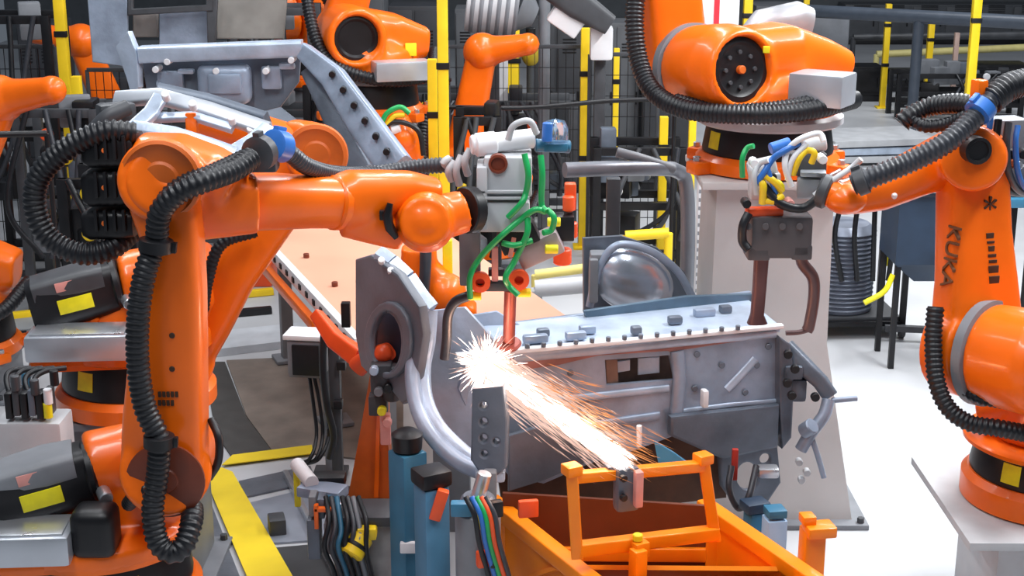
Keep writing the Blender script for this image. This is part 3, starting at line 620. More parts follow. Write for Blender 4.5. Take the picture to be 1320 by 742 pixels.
# ================================================================ WELD GUNS
# gun 1, bolted to the front robot's flange
Yg = 6.12
g1 = thing('weld_gun', 'silver weld gun with green hoses on the wrist of the front robot, over the sparks', 'weld gun', P(655,300,Yg), 'spot weld guns')
b = MB(); b.box(P(655,222,Yg+.02), (.20,.22,.17), None, .012); b.box(P(650,272,Yg+.02), (.215,.24,.13), None, .012); b.box(P(622,250,Yg-.01), (.045,.2,.27), None, .01)
for y in (247, 255): b.box(P(650,y,Yg-.1), (.21,.02,.012), None, .002)
gb = b.out('gearbox', LGREY, g1)
q = P(642,211,Yg-.09); MB().lathe(q, V((0,-1,0)), [(-.02,.042),(.012,.040),(.014,.03),(.002,.028),(.002,.001)], 24).out('shaft_opening', MAROON, gb)
b = MB(); b.cyl(P(607,187,Yg), P(688,178,Yg+.06), .042); b.cyl(P(612,187,Yg), P(640,184,Yg+.02), .05); gm = b.out('servo_motor', WHITE, g1)
b = MB(); b.cyl(P(690,187,Yg+.06), P(735,189,Yg+.08), .028); b.box(P(716,188,Yg+.08), (.1,.09,.035), None, .006); b.out('valve_foot', BLUE, g1)
b = MB(); q = P(716,183,Yg+.08); b.lathe(q, Z_, [(0,.055),(.06,.055),(.09,.04),(.1,.001)], 20); b.out('water_cup', GLASS, g1)
MB().cyl(P(705,182,Yg+.02), P(706,158,Yg+.02), .022).out('filter_body', BLUEB, g1)
MB().tube([P(655,180,Yg-.04), P(662,162,Yg-.05), P(682,156,Yg-.05), P(692,172,Yg-.03)], .014).out('motor_cable', LGREY, g1)
b = MB()
for x, y, y2 in ((582,232,208),(592,238,200),(603,225,192),(576,214,204)): b.tube([P(x,y,Yg+.05), P(x-4,(y+y2)/2,Yg+.02), P(x+3,y2,Yg+.04)], .016)
b.out('cable_bundle', LGREY, g1)
b = MB(); b.box(P(606,330,Yg+.05), (.09,.12,.24), None, .012); b.out('mount_plate', MGREY, g1)
b = MB(); b.box(P(695,318,Yg+.06), (.20,.16,.10), Matrix.Rotation(math.radians(-25),3,'Y'), .012); b.out('transformer', mat('transformer_grey', (.42,.34,.35), .45, .2), g1)
b = MB(); b.box(P(668,304,Yg+.02), (.17,.12,.09), Matrix.Rotation(math.radians(-25),3,'Y'), .008); b.box(P(728,292,Yg+.1), (.08,.1,.11), None, .008); b.out('gun_frame', BLACK, g1)
b = MB(); b.box(P(638,340,Yg-.03), (.028,.03,.15), None, .005); b.box(P(660,318,Yg-.03), (.02,.03,.09), Matrix.Rotation(.2,3,'Y'), .004); b.out('guide_post', PINKL, g1)
for x, y in ((619,362),(669,359)):
    q = P(x,y,Yg-.05); MB().lathe(q, V((0,-1,0)), [(-.03,.034),(0,.044),(.03,.044),(.032,.02),(.0,.018),(.0,.001)], 20).out('roller', REDO, g1)
b = MB(); b.box(P(640,368,Yg-.02), (.18,.07,.035), None, .006); b.box(P(640,350,Yg), (.07,.05,.03), None, .004); b.out('lower_yoke', DGREY, g1)
for x, y, m_ in ((733,262,REDO),(737,296,REDO),(725,330,REDO)):
    MB().cyl(P(x,y+10,Yg+.1), P(x,y-10,Yg+.1), .026 if y < 300 else .04, bev=.006).out('port_cap', m_, g1)
for x, y in ((714,286),(711,321),(676,377),(612,381)):
    q = P(x,y,Yg-.04); MB().cyl(q+V((-.028,0,0)), q+V((.028,.0,0)), .02, seg=10).out('hose_fitting', LABELY, g1)
for pts in (((676,198),(681,225),(678,248),(672,262),(655,280)), ((697,200),(699,225),(698,262),(704,272)), ((703,273),(690,270),(672,282),(645,305),(619,332),(606,356),(606,384)), ((705,270),(714,280),(711,296),(700,300)), ((680,280),(679,302),(664,335),(652,356),(656,368),(668,380)), ((648,313),(664,316),(686,310))):
    MB().tube([P(x,y,Yg-.12-.02*(k%2)) for k,(x,y) in enumerate(pts)], .013).out('coolant_hose', GREEN, g1)
b = MB(); b.cyl(P(658,372,Yg+.04), P(656,440,Yg+.10), .027); b.cyl(P(655,440,Yg+.10), P(655,448,Yg+.11), .06,.05); g_ = b.out('electrode_shank', COPPER, g1)
b = MB(); b.tube([P(608,380,Yg-.02), P(588,388,Yg), P(578,405,Yg+.02), P(576,435,Yg+.03), P(573,462,Yg+.04)], .022); b.out('lower_electrode_arm', GHOSE, g1)
b = MB(); b.box(P(735,253,Yg+.14), (.05,.06,.12), None, .01); b.out('side_cover', REDO, g1)

# gun 2, on the right robot
Yh = 6.35
g2 = thing('weld_gun', 'dark weld gun with yellow, blue and white hoses above the car body corner', 'weld gun', P(1005,300,Yh), 'spot weld guns')
b = MB(); b.box(P(1003,300,Yh), (.27,.2,.19), None, .02); b.box(P(975,322,Yh-.02), (.1,.16,.06), None, .012); b.box(P(1030,320,Yh-.02), (.09,.16,.07), None, .012)
for k in range(4): b.cyl(P(965+k*22,292,Yh-.09), P(965+k*22,292,Yh-.12), .016, seg=10)
gb = b.out('gun_body', mat('gun_grey', (.10,.09,.095), .45, .3), g2)
b = MB(); b.box(P(1048,240,Yh+.02), (.14,.14,.09), Rz(-10), .01); b.box(P(1048,222,Yh), (.11,.12,.02), Rz(-10), .004); b.out('gearbox', SILVER, g2)
b = MB(); b.cyl(P(965,222,Yh+.05), P(1000,214,Yh+.05), .05); b.box(P(985,238,Yh+.04), (.13,.1,.12), None, .012); b.out('servo_motor', LGREY, g2); MB().cyl(P(1035,188,Yh+.05), P(1064,182,Yh+.05), .04).out('cable_entry', LGREY, g2)
b = MB(); b.box(P(1040,210,Yh+.06), (.16,.1,.1), None, .01); b.out('bracket', DGREY, g2)
b = MB(); b.box(P(985,272,Yh-.05), (.16,.06,.035), Rz(5), .008); b.out('lever', REDO, g2)
b = MB(); b.box(P(1072,228,Yh), (.1,.03,.03), Matrix.Rotation(-.5,3,'Y'), .006); b.out('link_rod', ALU, g2)
b = MB(); b.cyl(P(993,192,Yh-.02), P(1018,184,Yh), .026); b.out('filter_body', BLUEB, g2)
for m_, r_, pts in ((GREEN,.012,((957,228),(957,205),(963,191),(972,188))), (YELLOW,.014,((1022,225),(1030,205),(1040,194),(1050,197),(1046,210))), (YELLOW,.016,((980,222),(998,234),(1008,246))), (YELLOW,.017,((983,262),(984,240),(980,232))), (YELLOW,.018,((988,258),(1000,258),(1008,252))),
     (WHITE,.013,((1020,240),(1012,215),(1015,195),(1030,180),(1055,172),(1062,182))), (WHITE,.012,((1015,232),(1022,205),(1040,185))), (BLUEB,.014,((972,240),(985,222),(996,205),(1010,195),(1030,184))), (BLUEB,.011,((1000,250),(992,225),(988,210))), (LGREY,.013,((975,250),(972,228),(978,212),(990,206))),
     (RUBBER,.02,((985,240),(1005,262),(1035,268),(1060,252),(1085,238))), (LGREY,.014,((1050,252),(1075,232),(1098,216),(1110,205))), (RUBBER,.02,((965,275),(958,290),(957,310),(965,322)))):
    MB().tube([P(x,y,Yh-.11-.015*(k%2)) for k,(x,y) in enumerate(pts)], r_).out('hose', m_, g2)
for x,y,m_ in ((972,210,WHITE),(990,250,REDO),(1005,240,LABELY),(1060,205,WHITE),(962,262,BLACK),(1018,262,PINKL),(995,228,BLACK)):
    q = P(x,y,Yh-.1); MB().cyl(q+V((0,.05,0)), q+V((0,-.02,.0)), .02, seg=10).out('hose_fitting', m_, g2)
b = MB(); b.arm([P(982,325,Yh-.02), P(979,370,Yh-.01), P(976,405,Yh), P(976,416,Yh)], [(.033,.03),(.031,.03),(.03,.03),(.045,.04)], Y_, 3); b.out('electrode_shank', mat('shank_brown', (.13,.06,.06), .4, .4), g2)
b = MB(); b.tube([P(1034,320,Yh), P(1034,338,Yh), P(1048,358,Yh), P(1049,385,Yh), P(1043,420,Yh), P(1040,426,Yh)], .027, n=6); b.tube([P(1044,424,Yh), P(1030,428,Yh), P(1013,429,Yh)], .012); b.out('lower_electrode_arm', mat('arm_brown', (.15,.09,.09), .4, .4), g2)

# ================================================================ CAR BODY (front end)
L0, R0_ = G(598,457,1.3), G(1008,422,1.3)
ex = (R0_-L0).normalized(); en = V((ex.y, -ex.x, 0))       # en points to the room
body = thing('car_body', 'unpainted grey car body front with a firewall, being welded on the orange fixture', 'car body', (L0.x+.7, L0.y, .7))
def S(name, px, m, off=0, thick=.02, holes=(), bev=.004, nrm=None, o=None, parent=None, smooth=0):
    n = nrm or en; oo = o or (L0 + en*off)
    return MB().plate(px, oo, n, thick, holes, bev, smooth).out(name, m, parent or body)
fw = S('firewall', [(600,470),(655,466),(1000,430),(1013,444),(1004,500),(1001,560),(930,566),(880,556),(815,580),(760,596),(700,622),(655,612),(615,560),(590,500)], STEEL, 0, .025, [[(779,463),(862,457),(868,488),(781,495)]])
b = MB(); b.plate([(770,452),(872,443),(882,500),(778,508)], L0-en*.16, en, .02); b.plate([(775,458),(790,457),(792,500),(777,500)], L0-en*.08, en, .14); b.out('recess_panel', BROWNM, body)
for px in ([(790,466),(812,463),(812,477),(790,481)], [(822,461),(850,459),(850,480),(822,483)]): S('bright_tab', px, STEELL, -.06, .012)
S('spark_tinted_rail', [(655,452),(760,447),(860,443),(960,432),(962,438),(864,453),(860,452),(770,458),(720,470),(660,478)], mat('spark_red_tint', (.36,.17,.15), .5, .3, .3, 7), .016, .012)  # red glow of the sparks on the steel, put into the colour
# pressed ribs and stiffeners
def rib(name, pts, r, m=STEEL, off=.018, flat=.5, parent=None):
    q = []
    for x, y in pts:
        d = ray(x, y); o = L0+en*off; t = (o - V((0,0,CAMZ))).dot(en)/d.dot(en); q.append(V((0,0,CAMZ))+d*t)
    return MB().arm(q, [(r, r*flat)]*len(q), en, 2.6, 16).out(name, m, parent or fw)
rib('vertical_rib', [(873,452),(876,490),(872,532)], .035, STEEL, .02, .6)
rib('diagonal_rib', [(937,502),(958,480),(974,462)], .022, STEELL, .016, .5)
rib('lower_bead', [(880,530),(940,522),(1000,517)], .014, STEELL, .016, .6)
rib('lower_bead', [(720,515),(770,510),(862,500)], .018, STEELL, .016, .6)
rib('lower_bead', [(700,560),(760,548),(850,535)], .02, STEEL, .016, .6)
rib('seam_flange', [(662,462),(800,449),(920,437),(1000,430)], .02, STEELL, .02, .7)
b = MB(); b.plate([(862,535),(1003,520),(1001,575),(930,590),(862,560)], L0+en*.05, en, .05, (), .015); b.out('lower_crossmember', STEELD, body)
for x, y in ((898,456),(930,470),(990,446),(975,470),(895,500),(960,505),(735,480),(700,500),(745,540)):
    d = ray(x,y); t = (L0+en*.014-V((0,0,CAMZ))).dot(en)/d.dot(en); q = V((0,0,CAMZ))+d*t; MB().cyl(q, q+en*.012, .016, seg=12).out('weld_stud', STEELD, fw)
q = G(912,512,1.02); MB().box(P(908,513,L0.y+.25), (.09,.03,.05), frame(en, Z_), .01).out('bright_clip', WHITE, body)
# cowl : top tray with raised lips
b = MB(); TL, TR, BR, BL = G(585,424,1.33), G(962,384,1.33), G(1006,420,1.31), G(600,458,1.31)
b.rings([[TL, TR, BR, BL], [p - V((0,0,.03)) for p in (TL, TR, BR, BL)]]); cw = b.out('cowl_panel', STEELL, body)
b = MB(); b.arm([G(588,458,1.315), G(800,440,1.315), G(1008,420,1.315)], [(.02,.012)]*3, Z_, 4, 12); b.out('cowl_lip', WHITE, body)
b = MB(); b.plate([(585,428),(662,415),(760,403),(967,375),(967,396),(760,424),(662,438),(585,446)], TL+V((0,.02,0)), V((TR-TL).normalized().cross(Z_)), .03); b.out('rear_flange', STEEL, body)
b = MB(); b.plate([(752,400),(885,381),(968,378),(968,398),(880,405),(760,424)], TL+V((0,-.0,0))+en*.02, V((TR-TL).normalized().cross(Z_)), .03); b.out('flange_doubler', mat('blue_grey_steel', (.10,.16,.22), .4, .4, .2), body)
for x, y, sx in ((742,432,.10),(757,424,.08),(908,402,.11),(870,412,.07),(690,436,.12),(935,398,.06),(820,425,.05),(620,444,.09),(700,428,.06)):
    z = 1.33; q = G(x,y,z+.01); MB().box(q, (sx,.05,.04), Rz(math.degrees(math.atan2(ex.y,ex.x))), .012).out('cowl_boss', STEEL if sx > .07 else STEELD, cw)
for k in range(14):
    q = G(680+k*21, 450-k*1.86, 1.335) + V((0,.045,0)); MB().cyl(q-V((0,0,.01)), q+V((0,0,.012)), .012, seg=10).out('weld_stud', STEELD, cw)
# wheelhouse and tunnel behind the cowl
S('bulkhead_panel', [(751,306),(800,303),(846,318),(882,350),(897,388),(752,402)], STEELD, 0, .03, (), .006, None, P(800,400,8.05)+V((0,0,0)))
b = MB(); wc = P(815,362,7.9); b.ball(wc, .21, (1.15,.42,.85), Matrix.Rotation(.4,3,'Y')); b.out('wheel_arch_dome', mat('polished_steel',(.55,.6,.68),.22,.75,.15,5), body)
b = MB(); b.tube([P(760,395,7.85), P(772,345,7.85), P(796,316,7.85), P(835,322,7.85), P(872,348,7.85), P(894,385,7.85)], .022); b.out('arch_flange', STEEL, body)
b = MB(); b.box(P(772,330,7.9), (.1,.12,.05), None, .015); b.box(P(765,360,7.85), (.05,.1,.25), None, .015); b.out('inner_bracket', MGREY, body)
# left side : wheel house apron with its arched opening
side_n = V((-.80,-.60,.0))
SO = P(500,420,6.55)
def ell(cx, cy, rx, ry, n=20, a0=0, a1=2*PI): return [(cx+rx*math.cos(a0+(a1-a0)*k/(n-1)), cy+ry*math.sin(a0+(a1-a0)*k/(n-1))) for k in range(n)]
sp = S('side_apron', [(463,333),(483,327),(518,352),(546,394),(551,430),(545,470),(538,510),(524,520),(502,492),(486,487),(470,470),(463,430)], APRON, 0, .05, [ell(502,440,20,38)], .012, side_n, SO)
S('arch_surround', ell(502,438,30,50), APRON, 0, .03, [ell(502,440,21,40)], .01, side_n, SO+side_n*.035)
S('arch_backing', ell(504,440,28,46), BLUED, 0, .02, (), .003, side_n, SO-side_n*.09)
b = MB()
for (x1,y1),(x2,y2) in zip([(483,329),(500,341),(520,360),(535,382)], [(500,341),(520,360),(535,382),(550,400)]):
    a, c_ = P(x1+5,y1,6.62-(x1-483)*.002), P(x2+5,y2,6.62-(x2-483)*.002); b.arm([a, c_], [(.035,.05)]*2, V((.5,-.7,.3)), 5, 12)
b.out('apron_flange', STEELL, body)
for k in range(5): 
    q = P(492+k*12, 338+k*12+(k*k), 6.5); MB().cyl(q, q+V((.0,-.02,.02)), .016, seg=8).out('weld_stud', WHITE, body)
def sweep(name, pts, a, m, side=(0,-1,.2)):
    return MB().arm([P(*p) for p in pts], [a]*len(pts), V(side), 3.5, 16).out(name, m, body)
pth = catmull([V(p) for p in ((552,400,6.5),(549,440,6.45),(543,475,6.4),(546,515,6.3),(562,550,6.2),(590,580,6.12),(620,603,6.05))], 5)
sweep('sill_flange', [tuple(p) for p in pth], (.045,.03), STEELL)
pth = catmull([V(p) for p in ((540,405,6.45),(534,455,6.4),(532,490,6.33),(540,530,6.25),(560,565,6.15),(595,596,6.05),(640,614,5.98))], 5)
sweep('sill_rail', [tuple(p) for p in pth], (.035,.05), STEEL)
S('inner_fender', [(552,400),(600,395),(640,440),(650,520),(640,600),(600,580),(565,545),(548,510),(545,470)], STEELL, 0, .02, (), .003, V((-.35,-.93,.1)), P(600,500,6.55))
S('fender_brace', [(575,410),(640,400),(690,430),(690,448),(585,452)], STEEL, 0, .03, (), .006, V((.1,-1,.3)), P(620,430,6.9))
# rail bracket in front
fr = S('front_rail', [(610,498),(650,494),(656,540),(654,600),(640,612),(622,610),(608,590)], STEELD, 0, .07, [ell(625,520,4.5,4.5,12), ell(625,541,4.5,5,12), ell(625,562,4.5,5,12), ell(626,582,4,4,12), ell(641,566,4,4,12)], .01, V((-.15,-1,.1)), P(630,550,5.95))
b = MB(); b.box(P(632,610,5.95), (.13,.1,.05), None, .015); b.cyl(P(632,606,5.9), P(632,622,5.9), .03); b.out('rail_end', STEELL, body)
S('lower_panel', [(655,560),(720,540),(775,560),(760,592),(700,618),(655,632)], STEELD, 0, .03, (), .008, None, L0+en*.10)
S('underbody_panel', [(640,600),(700,590),(790,560),(862,540),(935,560),(935,640),(650,672)], mat('shaded_underbody',(.10,.045,.025),.6,.2,.3,8), -.10, .03)  # dark brown paints in the shade under the car body
# hinge pillar at the far side
S('hinge_pillar', [(1000,430),(1014,440),(1020,480),(1016,560),(1004,575),(1000,520)], STEELD, 0, .09, (), .01, None, R0_+en*.02-V((0,0,0)))
b = MB(); b.arm([P(1012,448,7.0), P(1035,470,6.95), P(1058,492,6.9), P(1070,510,6.88)], [(.05,.05),(.045,.05),(.04,.05),(.04,.04)], Y_, 4); b.box(P(1028,500,6.95), (.08,.1,.12), None, .02); b.box(P(1022,478,6.92), (.09,.08,.07), None, .015); hb = b.out('hinge_bracket', STEELD, body)
for x, y in ((1015,455),(1024,474),(1014,492),(1050,510),(1020,508)): q = P(x,y,6.84); MB().cyl(q, q+V((0,-.03,0)), .022, seg=12).out('hinge_bolt', BLACK, hb)
b = MB(); b.tube([P(1068,515,6.85), P(1062,535,6.82), P(1045,558,6.8), P(1032,580,6.8)], .032); b.tube([P(1045,560,6.8), P(1055,590,6.78), P(1062,615,6.78)], .014); b.cyl(P(1072,516,6.85), P(1105,513,6.85), .014); b.cyl(P(1036,556,6.8), P(1048,548,6.76), .04); b.out('hinge_arm', STEEL, body)
for x, y in ((1030,595),(1040,608),(1033,618)): q = P(x,y,6.85); MB().cyl(q+V((0,.02,0)), q+V((0,-.02,0)), .018, seg=10).out('clip', LGREY, body)
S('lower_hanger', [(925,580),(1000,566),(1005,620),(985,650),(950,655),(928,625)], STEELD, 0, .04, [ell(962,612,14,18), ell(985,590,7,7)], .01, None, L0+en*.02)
MB().tube([P(943,600,6.6), P(940,630,6.55), P(952,655,6.55), P(965,640,6.5), P(975,600,6.6)], .016).out('brake_pipe', GHOSE, body)
MB().box(P(947,598,6.62), (.03,.03,.16), None, .006).out('red_clip', mat('red_clip_paint', (.4,.03,.02)), body)
MB().box(P(990,607,6.6), (.1,.08,.05), None, .015).out('bright_clip', ALU, body)

# hoop of conduit behind the cowl
hp = thing('conduit_hoop', 'grey conduit hoop standing behind the car body, bent over at the top', 'conduit', (P(887,300,8.75).x, 8.75, 0))
e = P(887,300,8.75)
MB().tube([P(728,219,8.3), P(790,217,8.4), P(850,217,8.55), P(872,220,8.7), P(884,236,8.75), V((e.x,8.75,1.3)), V((e.x,8.75,.6)), V((e.x,8.75,.02))], .045, 14).out('bent_pipe', mat('conduit_grey',(.22,.23,.26),.35,.4), hp)
MB().box((e.x,8.75,.015), (.22,.22,.03)).out('base_plate', DGREY, hp)
MB().tube([P(795,196,8.5), P(825,204,8.5), P(868,218,8.58)], .03).out('brace_pipe', MGREY, hp)
po = thing('steel_post', 'dark grey steel post behind the bulkhead panel of the car body', 'post', (P(791,300,8.9).x, 8.9, 0))
q = P(791,228,8.9); MB().box((q.x,8.9,q.z/2+.01), (.085,.085,q.z-.03), None, .01).out('post', DGREY, po); MB().box((q.x,8.9,.0125), (.2,.2,.025), None, .004).out('base_plate', DGREY, po)

# ================================================================ SPARKS
random.seed(3)
wp, we = P(627,468,6.12), P(800,592,5.72)
SPW = mat('spark_white', (0,0,0), .5, 0, 0, 1, emit=(1,.84,.74), es=9)
SPD = mat('spark_ember', (0,0,0), .5, 0, 0, 1, emit=(1,.33,.08), es=1.0)
SPO = mat('spark_salmon', (0,0,0), .5, 0, 0, 1, emit=(1,.64,.52), es=1.05)
b = MB(); b.mi = 0
def spark(a, c, r, mi):
    d = (c-a); R = frame(d); m_ = a.lerp(c,.35); n = len(b.bm.verts)
    b.mi = mi; k = 3
    ring = [m_+R@V((r*math.cos(2*PI*i/k), r*math.sin(2*PI*i/k), 0)) for i in range(k)]
    va = b.bm.verts.new(a); vc = b.bm.verts.new(c); vr = [b.bm.verts.new(p) for p in ring]
    for i in range(k):
        f = b.bm.faces.new((va, vr[(i+1)%k], vr[i])); f.material_index = mi
        f = b.bm.faces.new((vc, vr[i], vr[(i+1)%k])); f.material_index = mi
ax = (we-wp); LN = ax.length; axn = ax.normalized(); R = frame(axn)
for k in range(3300):
    t = random.random()**1.25*.95; a = random.random()*2*PI; sp_ = abs(random.gauss(0,1))*(.022+.035*t*(1-t)*2+.012)
    s0 = wp + ax*t + R@V((math.cos(a)*sp_, math.sin(a)*sp_, 0)); dr = (axn + R@V((math.cos(a), math.sin(a), 0))*random.random()*.10).normalized()
    ln = random.uniform(.05,.2)*(1-.4*t)
    spark(s0, s0+dr*ln, random.uniform(.0012,.0034)*(1.1-.6*t), 0 if sp_ < .034 or (random.random() < .86-.3*t and sp_ < .045) else 1)
for k in range(1100):
    d = V((random.gauss(0,1), random.gauss(0,.5)-.3, random.gauss(0,1))).normalized(); r0 = abs(random.gauss(0,.045)); ln = random.uniform(.01,.075)+.06*random.random()**4
    spark(wp+d*r0, wp+d*(r0+ln), random.uniform(.0009,.0022), 0 if random.random() < .5 else 1)
for k in range(260):
    t = random.uniform(.3,1.0); a = random.uniform(-.6,.8); s0 = wp+ax*t+V((random.gauss(.02,.05), random.gauss(0,.04), random.gauss(.05,.05)))
    spark(s0, s0+(axn+V((random.uniform(0,.35),0,random.uniform(-.1,.35)))).normalized()*random.uniform(.05,.2), random.uniform(.0008,.0018), 2)
tag(b.out('welding_sparks', [SPW, SPO, SPD], base=wp), 'white hot jet of welding sparks shooting from the weld toward the orange fixture', 'sparks', kind='stuff')
for nm, q, e_, c_ in (('weld_glow', wp+V((0,-.12,.05)), 5, (1,.55,.38)), ('spark_glow', wp+ax*.65+V((.05,-.08,.06)), 8, (1,.48,.22))):
    l = bpy.data.lights.new(nm, 'POINT'); l.energy = e_; l.color = c_; l.shadow_soft_size = .06; o = bpy.data.objects.new(nm, l); C.objects.link(o); o.location = q

# ================================================================ ORANGE FIXTURE
fx = thing('welding_fixture', 'orange welded steel fixture frame in front of the car body', 'fixture', (G(830,690,0).x, 5.75, 0))
def beam(pts, w, h, name, m=FORANGE, up=Z_):
    return MB().arm([V(p) for p in pts], [(w/2,h/2)]*len(pts), up, 9, 24).out(name, m, fx)
zt = .62
BL_, BR_, FR_, FL_ = G(648,660,zt), G(922,662,zt), G(1052,752,zt), G(772,752,zt)
dirn = (FR_-BR_).normalized()
beam([BR_-dirn*.1, FR_+dirn*.5], .075, .07, 'side_beam'); beam([BL_-dirn*.12, FL_+dirn*.5], .075, .07, 'side_beam')
beam([BL_+V((0,0,-.2)), BR_+V((0,0,-.2))], .06, .07, 'cross_beam')
# upright hoop
h0, h1, h2, h3 = P(744,712,5.62), P(737,615,5.62), P(906,600,5.95), P(922,690,5.95)
beam([h0-V((0,0,.02)), h1+V((0,0,.03))], .05, .05, 'hoop_post', up=Y_); beam([h3-V((0,0,.02)), h2+V((0,0,.035))], .05, .05, 'hoop_post', up=Y_)
beam([h1+(h1-h2).normalized()*.0, h2], .05, .045, 'hoop_bar'); beam([h0+V((0,0,.015)), h3+V((0,0,.015))], .06, .06, 'hoop_sill')
for q in (h1, h2): MB().box(q+V((0,0,.035)), (.07,.07,.045), Rz(28), .008).out('hoop_cap', FORANGE, fx)
bk = MB().box(P(822,705,5.73), (.07,.09,.07), Rz(28), .01).out('locating_block', FORANGE, fx)
MB().cyl(P(822,696,5.72), P(822,688,5.72), .022).out('locating_pin', LABELY, bk)
b = MB(); b.box(P(822,738,5.68), (.06,.06,.22), Rz(28), .008); b.out('block_post', FORANGE, fx)
# sloping trays between the beams
mdl = (BL_+BR_+FR_+FL_)/4
def quad(name, pts, th, m=FORANGE):
    n = (V(pts[1])-V(pts[0])).cross(V(pts[2])-V(pts[0])).normalized(); 
    return MB().rings([[V(p)+n*th/2 for p in pts], [V(p)-n*th/2 for p in pts]]).out(name, m, fx)
dn = V((0,0,-.16))
quad('sloping_tray', [BL_+dirn*.26+dn*1.3, BR_+dirn*.26+dn*1.3, BR_+dirn*.56+dn*.15, BL_+dirn*.56+dn*.15], .02, FORANGE)
quad('shaded_bottom', [BL_+dn*1.7, BR_+dn*1.7, BR_+dirn*1.2+dn*1.7, BL_+dirn*1.2+dn*1.7], .02, MAROON)  # maroon colour paints the shade inside the fixture
quad('sloping_tray', [BL_+dirn*.72+dn*.2, BR_+dirn*.72+dn*.2, BR_+dirn*1.3+dn*.2, BL_+dirn*1.3+dn*.2], .02)
quad('side_plate', [BL_+V((0,0,-.02)), FL_+dirn*.4+V((0,0,-.02)), FL_+dirn*.4+V((0,0,-.3)), BL_+V((0,0,-.3))], .02)
quad('side_plate', [BR_+V((0,0,-.02)), FR_+dirn*.4+V((0,0,-.02)), FR_+dirn*.4+V((0,0,-.3)), BR_+V((0,0,-.3))], .02)
quad('shaded_back', [BL_+V((0,0,.10)), BR_+V((0,0,.04)), BR_+V((0,0,-.3)), BL_+V((0,0,-.3))], .02, mat('maroon_shade_plate', (.13,.03,.01), .55))  # orange plate darkened to maroon, shade put into its colour
for q in (BL_, BR_, FL_+dirn*.2, FR_+dirn*.2):
    beam([V((q.x,q.y,.03)), V((q.x,q.y,zt-.03))], .08, .08, 'leg', up=Y_)
    MB().box((q.x,q.y,.015), (.16,.16,.03)).out('foot_plate', FORANGE, fx)
MB().box(P(681,655,5.98), (.09,.03,.08), Rz(10), .008).out('stop_block', REDO, fx)
hb = MB(); hb.box(P(807,628,5.72), (.10,.07,.20), Rz(18), .02); hb.box(P(796,604,5.74), (.11,.06,.05), Rz(18), .012); hk = hb.out('clamp_bracket', STEELD, fx)
MB().box(P(822,629,5.69), (.035,.05,.16), Rz(18), .008).out('clamp_pad', PINKL, hk)
for y in (615, 640): q = P(802,y,5.67); MB().cyl(q, q+V((.01,-.02,0)), .016, seg=10).out('bolt', BLACK, hk)
op = thing('stop_post', 'short orange stop post with a capped head at the corner of the fixture', 'post', (P(1048,700,5.9).x, 5.9, 0))
q = P(1048,680,5.9); MB().box((q.x,5.9,q.z/2), (.095,.09,q.z), Rz(10), .01).out('post', FORANGE, op)
b = MB(); b.box(P(1056,682,5.88), (.13,.1,.05), Rz(10), .01); b.box(P(1041,668,5.9), (.06,.07,.04), Rz(10), .008); b.out('post_head', FORANGE, op)
# blade standing behind the hoop, white rod
MB().cyl(P(824,575,6.15), P(824,548,6.15), .012).out('locating_rod', WHITE, fx)
S_ = MB().plate([(843,567),(868,582),(893,600),(850,603)], P(865,590,6.1), V((-.2,-1,.2)), .02); S_.out('blue_gusset', BLUE, fx)
# ================================================================ HANGING BODY AND GRIPPER
Yp = 9.0
hbdy = thing('hanging_body_panel', 'silver car body panel held up behind the front robot, bright rail along its top', 'body panel', P(290,120,Yp))
def PL(name, px, m, Y, n=(0,-1,.15), th=.03, holes=(), bev=.006, par=None):
    c = sum((P(x,y,Y) for x,y in px), V())/len(px); return MB().plate(px, c, V(n), th, holes, bev).out(name, m, par or hbdy)
PL('dash_panel', [(184,80),(388,72),(386,105),(362,138),(330,146),(250,134),(190,120)], STEELD, Yp)
b = MB(); b.arm([P(182,70,Yp-.08), P(285,66,Yp-.1), P(390,62,Yp-.08)], [(.05,.07)]*3, Y_, 6); b.out('top_rail', STEELL, hbdy)
b = MB(); b.box(P(290,108,Yp-.08), (.32,.14,.24), None, .06, 4); b.box(P(290,108,Yp-.15), (.2,.04,.12), None, .02); b.out('pressed_boss', STEEL, hbdy)
for x,y,w_,h_ in ((220,104,.16,.12),(350,100,.12,.14),(208,108,.06,.05),(240,92,.1,.03),(370,85,.1,.04)): MB().box(P(x,y,Yp-.06), (w_,.05,h_), None, .02).out('bracket', STEEL if w_ > .1 else STEELL, hbdy)
for x,y in ((278,92),(342,92),(300,100),(375,78),(200,90),(215,80)): q = P(x,y,Yp-.16); MB().cyl(q+V((0,.12,0)), q, .02, seg=12).out('locating_stud', WHITE, hbdy)
PL('side_pillar', [(152,60),(168,40),(180,70),(182,112),(172,122),(166,100)], STEELL, Yp-.1, (-.3,-1,.1), .06)
b = MB(); b.arm([P(392,66,Yp-.1), P(430,100,Yp-.3), P(470,160,Yp-.55), P(512,218,Yp-.8)], [(.05,.05),(.075,.05),(.095,.05),(.10,.05)], Y_, 6); sr = b.out('side_rail', STEEL, hbdy)
b = MB(); b.arm([P(400,92,Yp-.05), P(420,130,Yp-.2), P(450,190,Yp-.4), P(470,222,Yp-.5)], [(.05,.05),(.06,.05),(.07,.05),(.06,.05)], Y_, 6); b.out('inner_rail', STEELD, hbdy)
for k in range(6): q = P(428+k*14, 96+k*20, Yp-.38-.09*k); MB().cyl(q+V((0,.05,0)), q+V((0,-.005,0)), .02, seg=12).out('rail_hole', BLACK, sr)
PL('floor_tray', [(330,146),(362,138),(470,222),(440,226),(400,200)], STEELD, Yp-.3, (.2,-1,.5), .02)
b2_ = thing('rear_body_shell', 'blue grey car body shell in the far row above the hanging panel', 'car body', P(190,30,12.2))
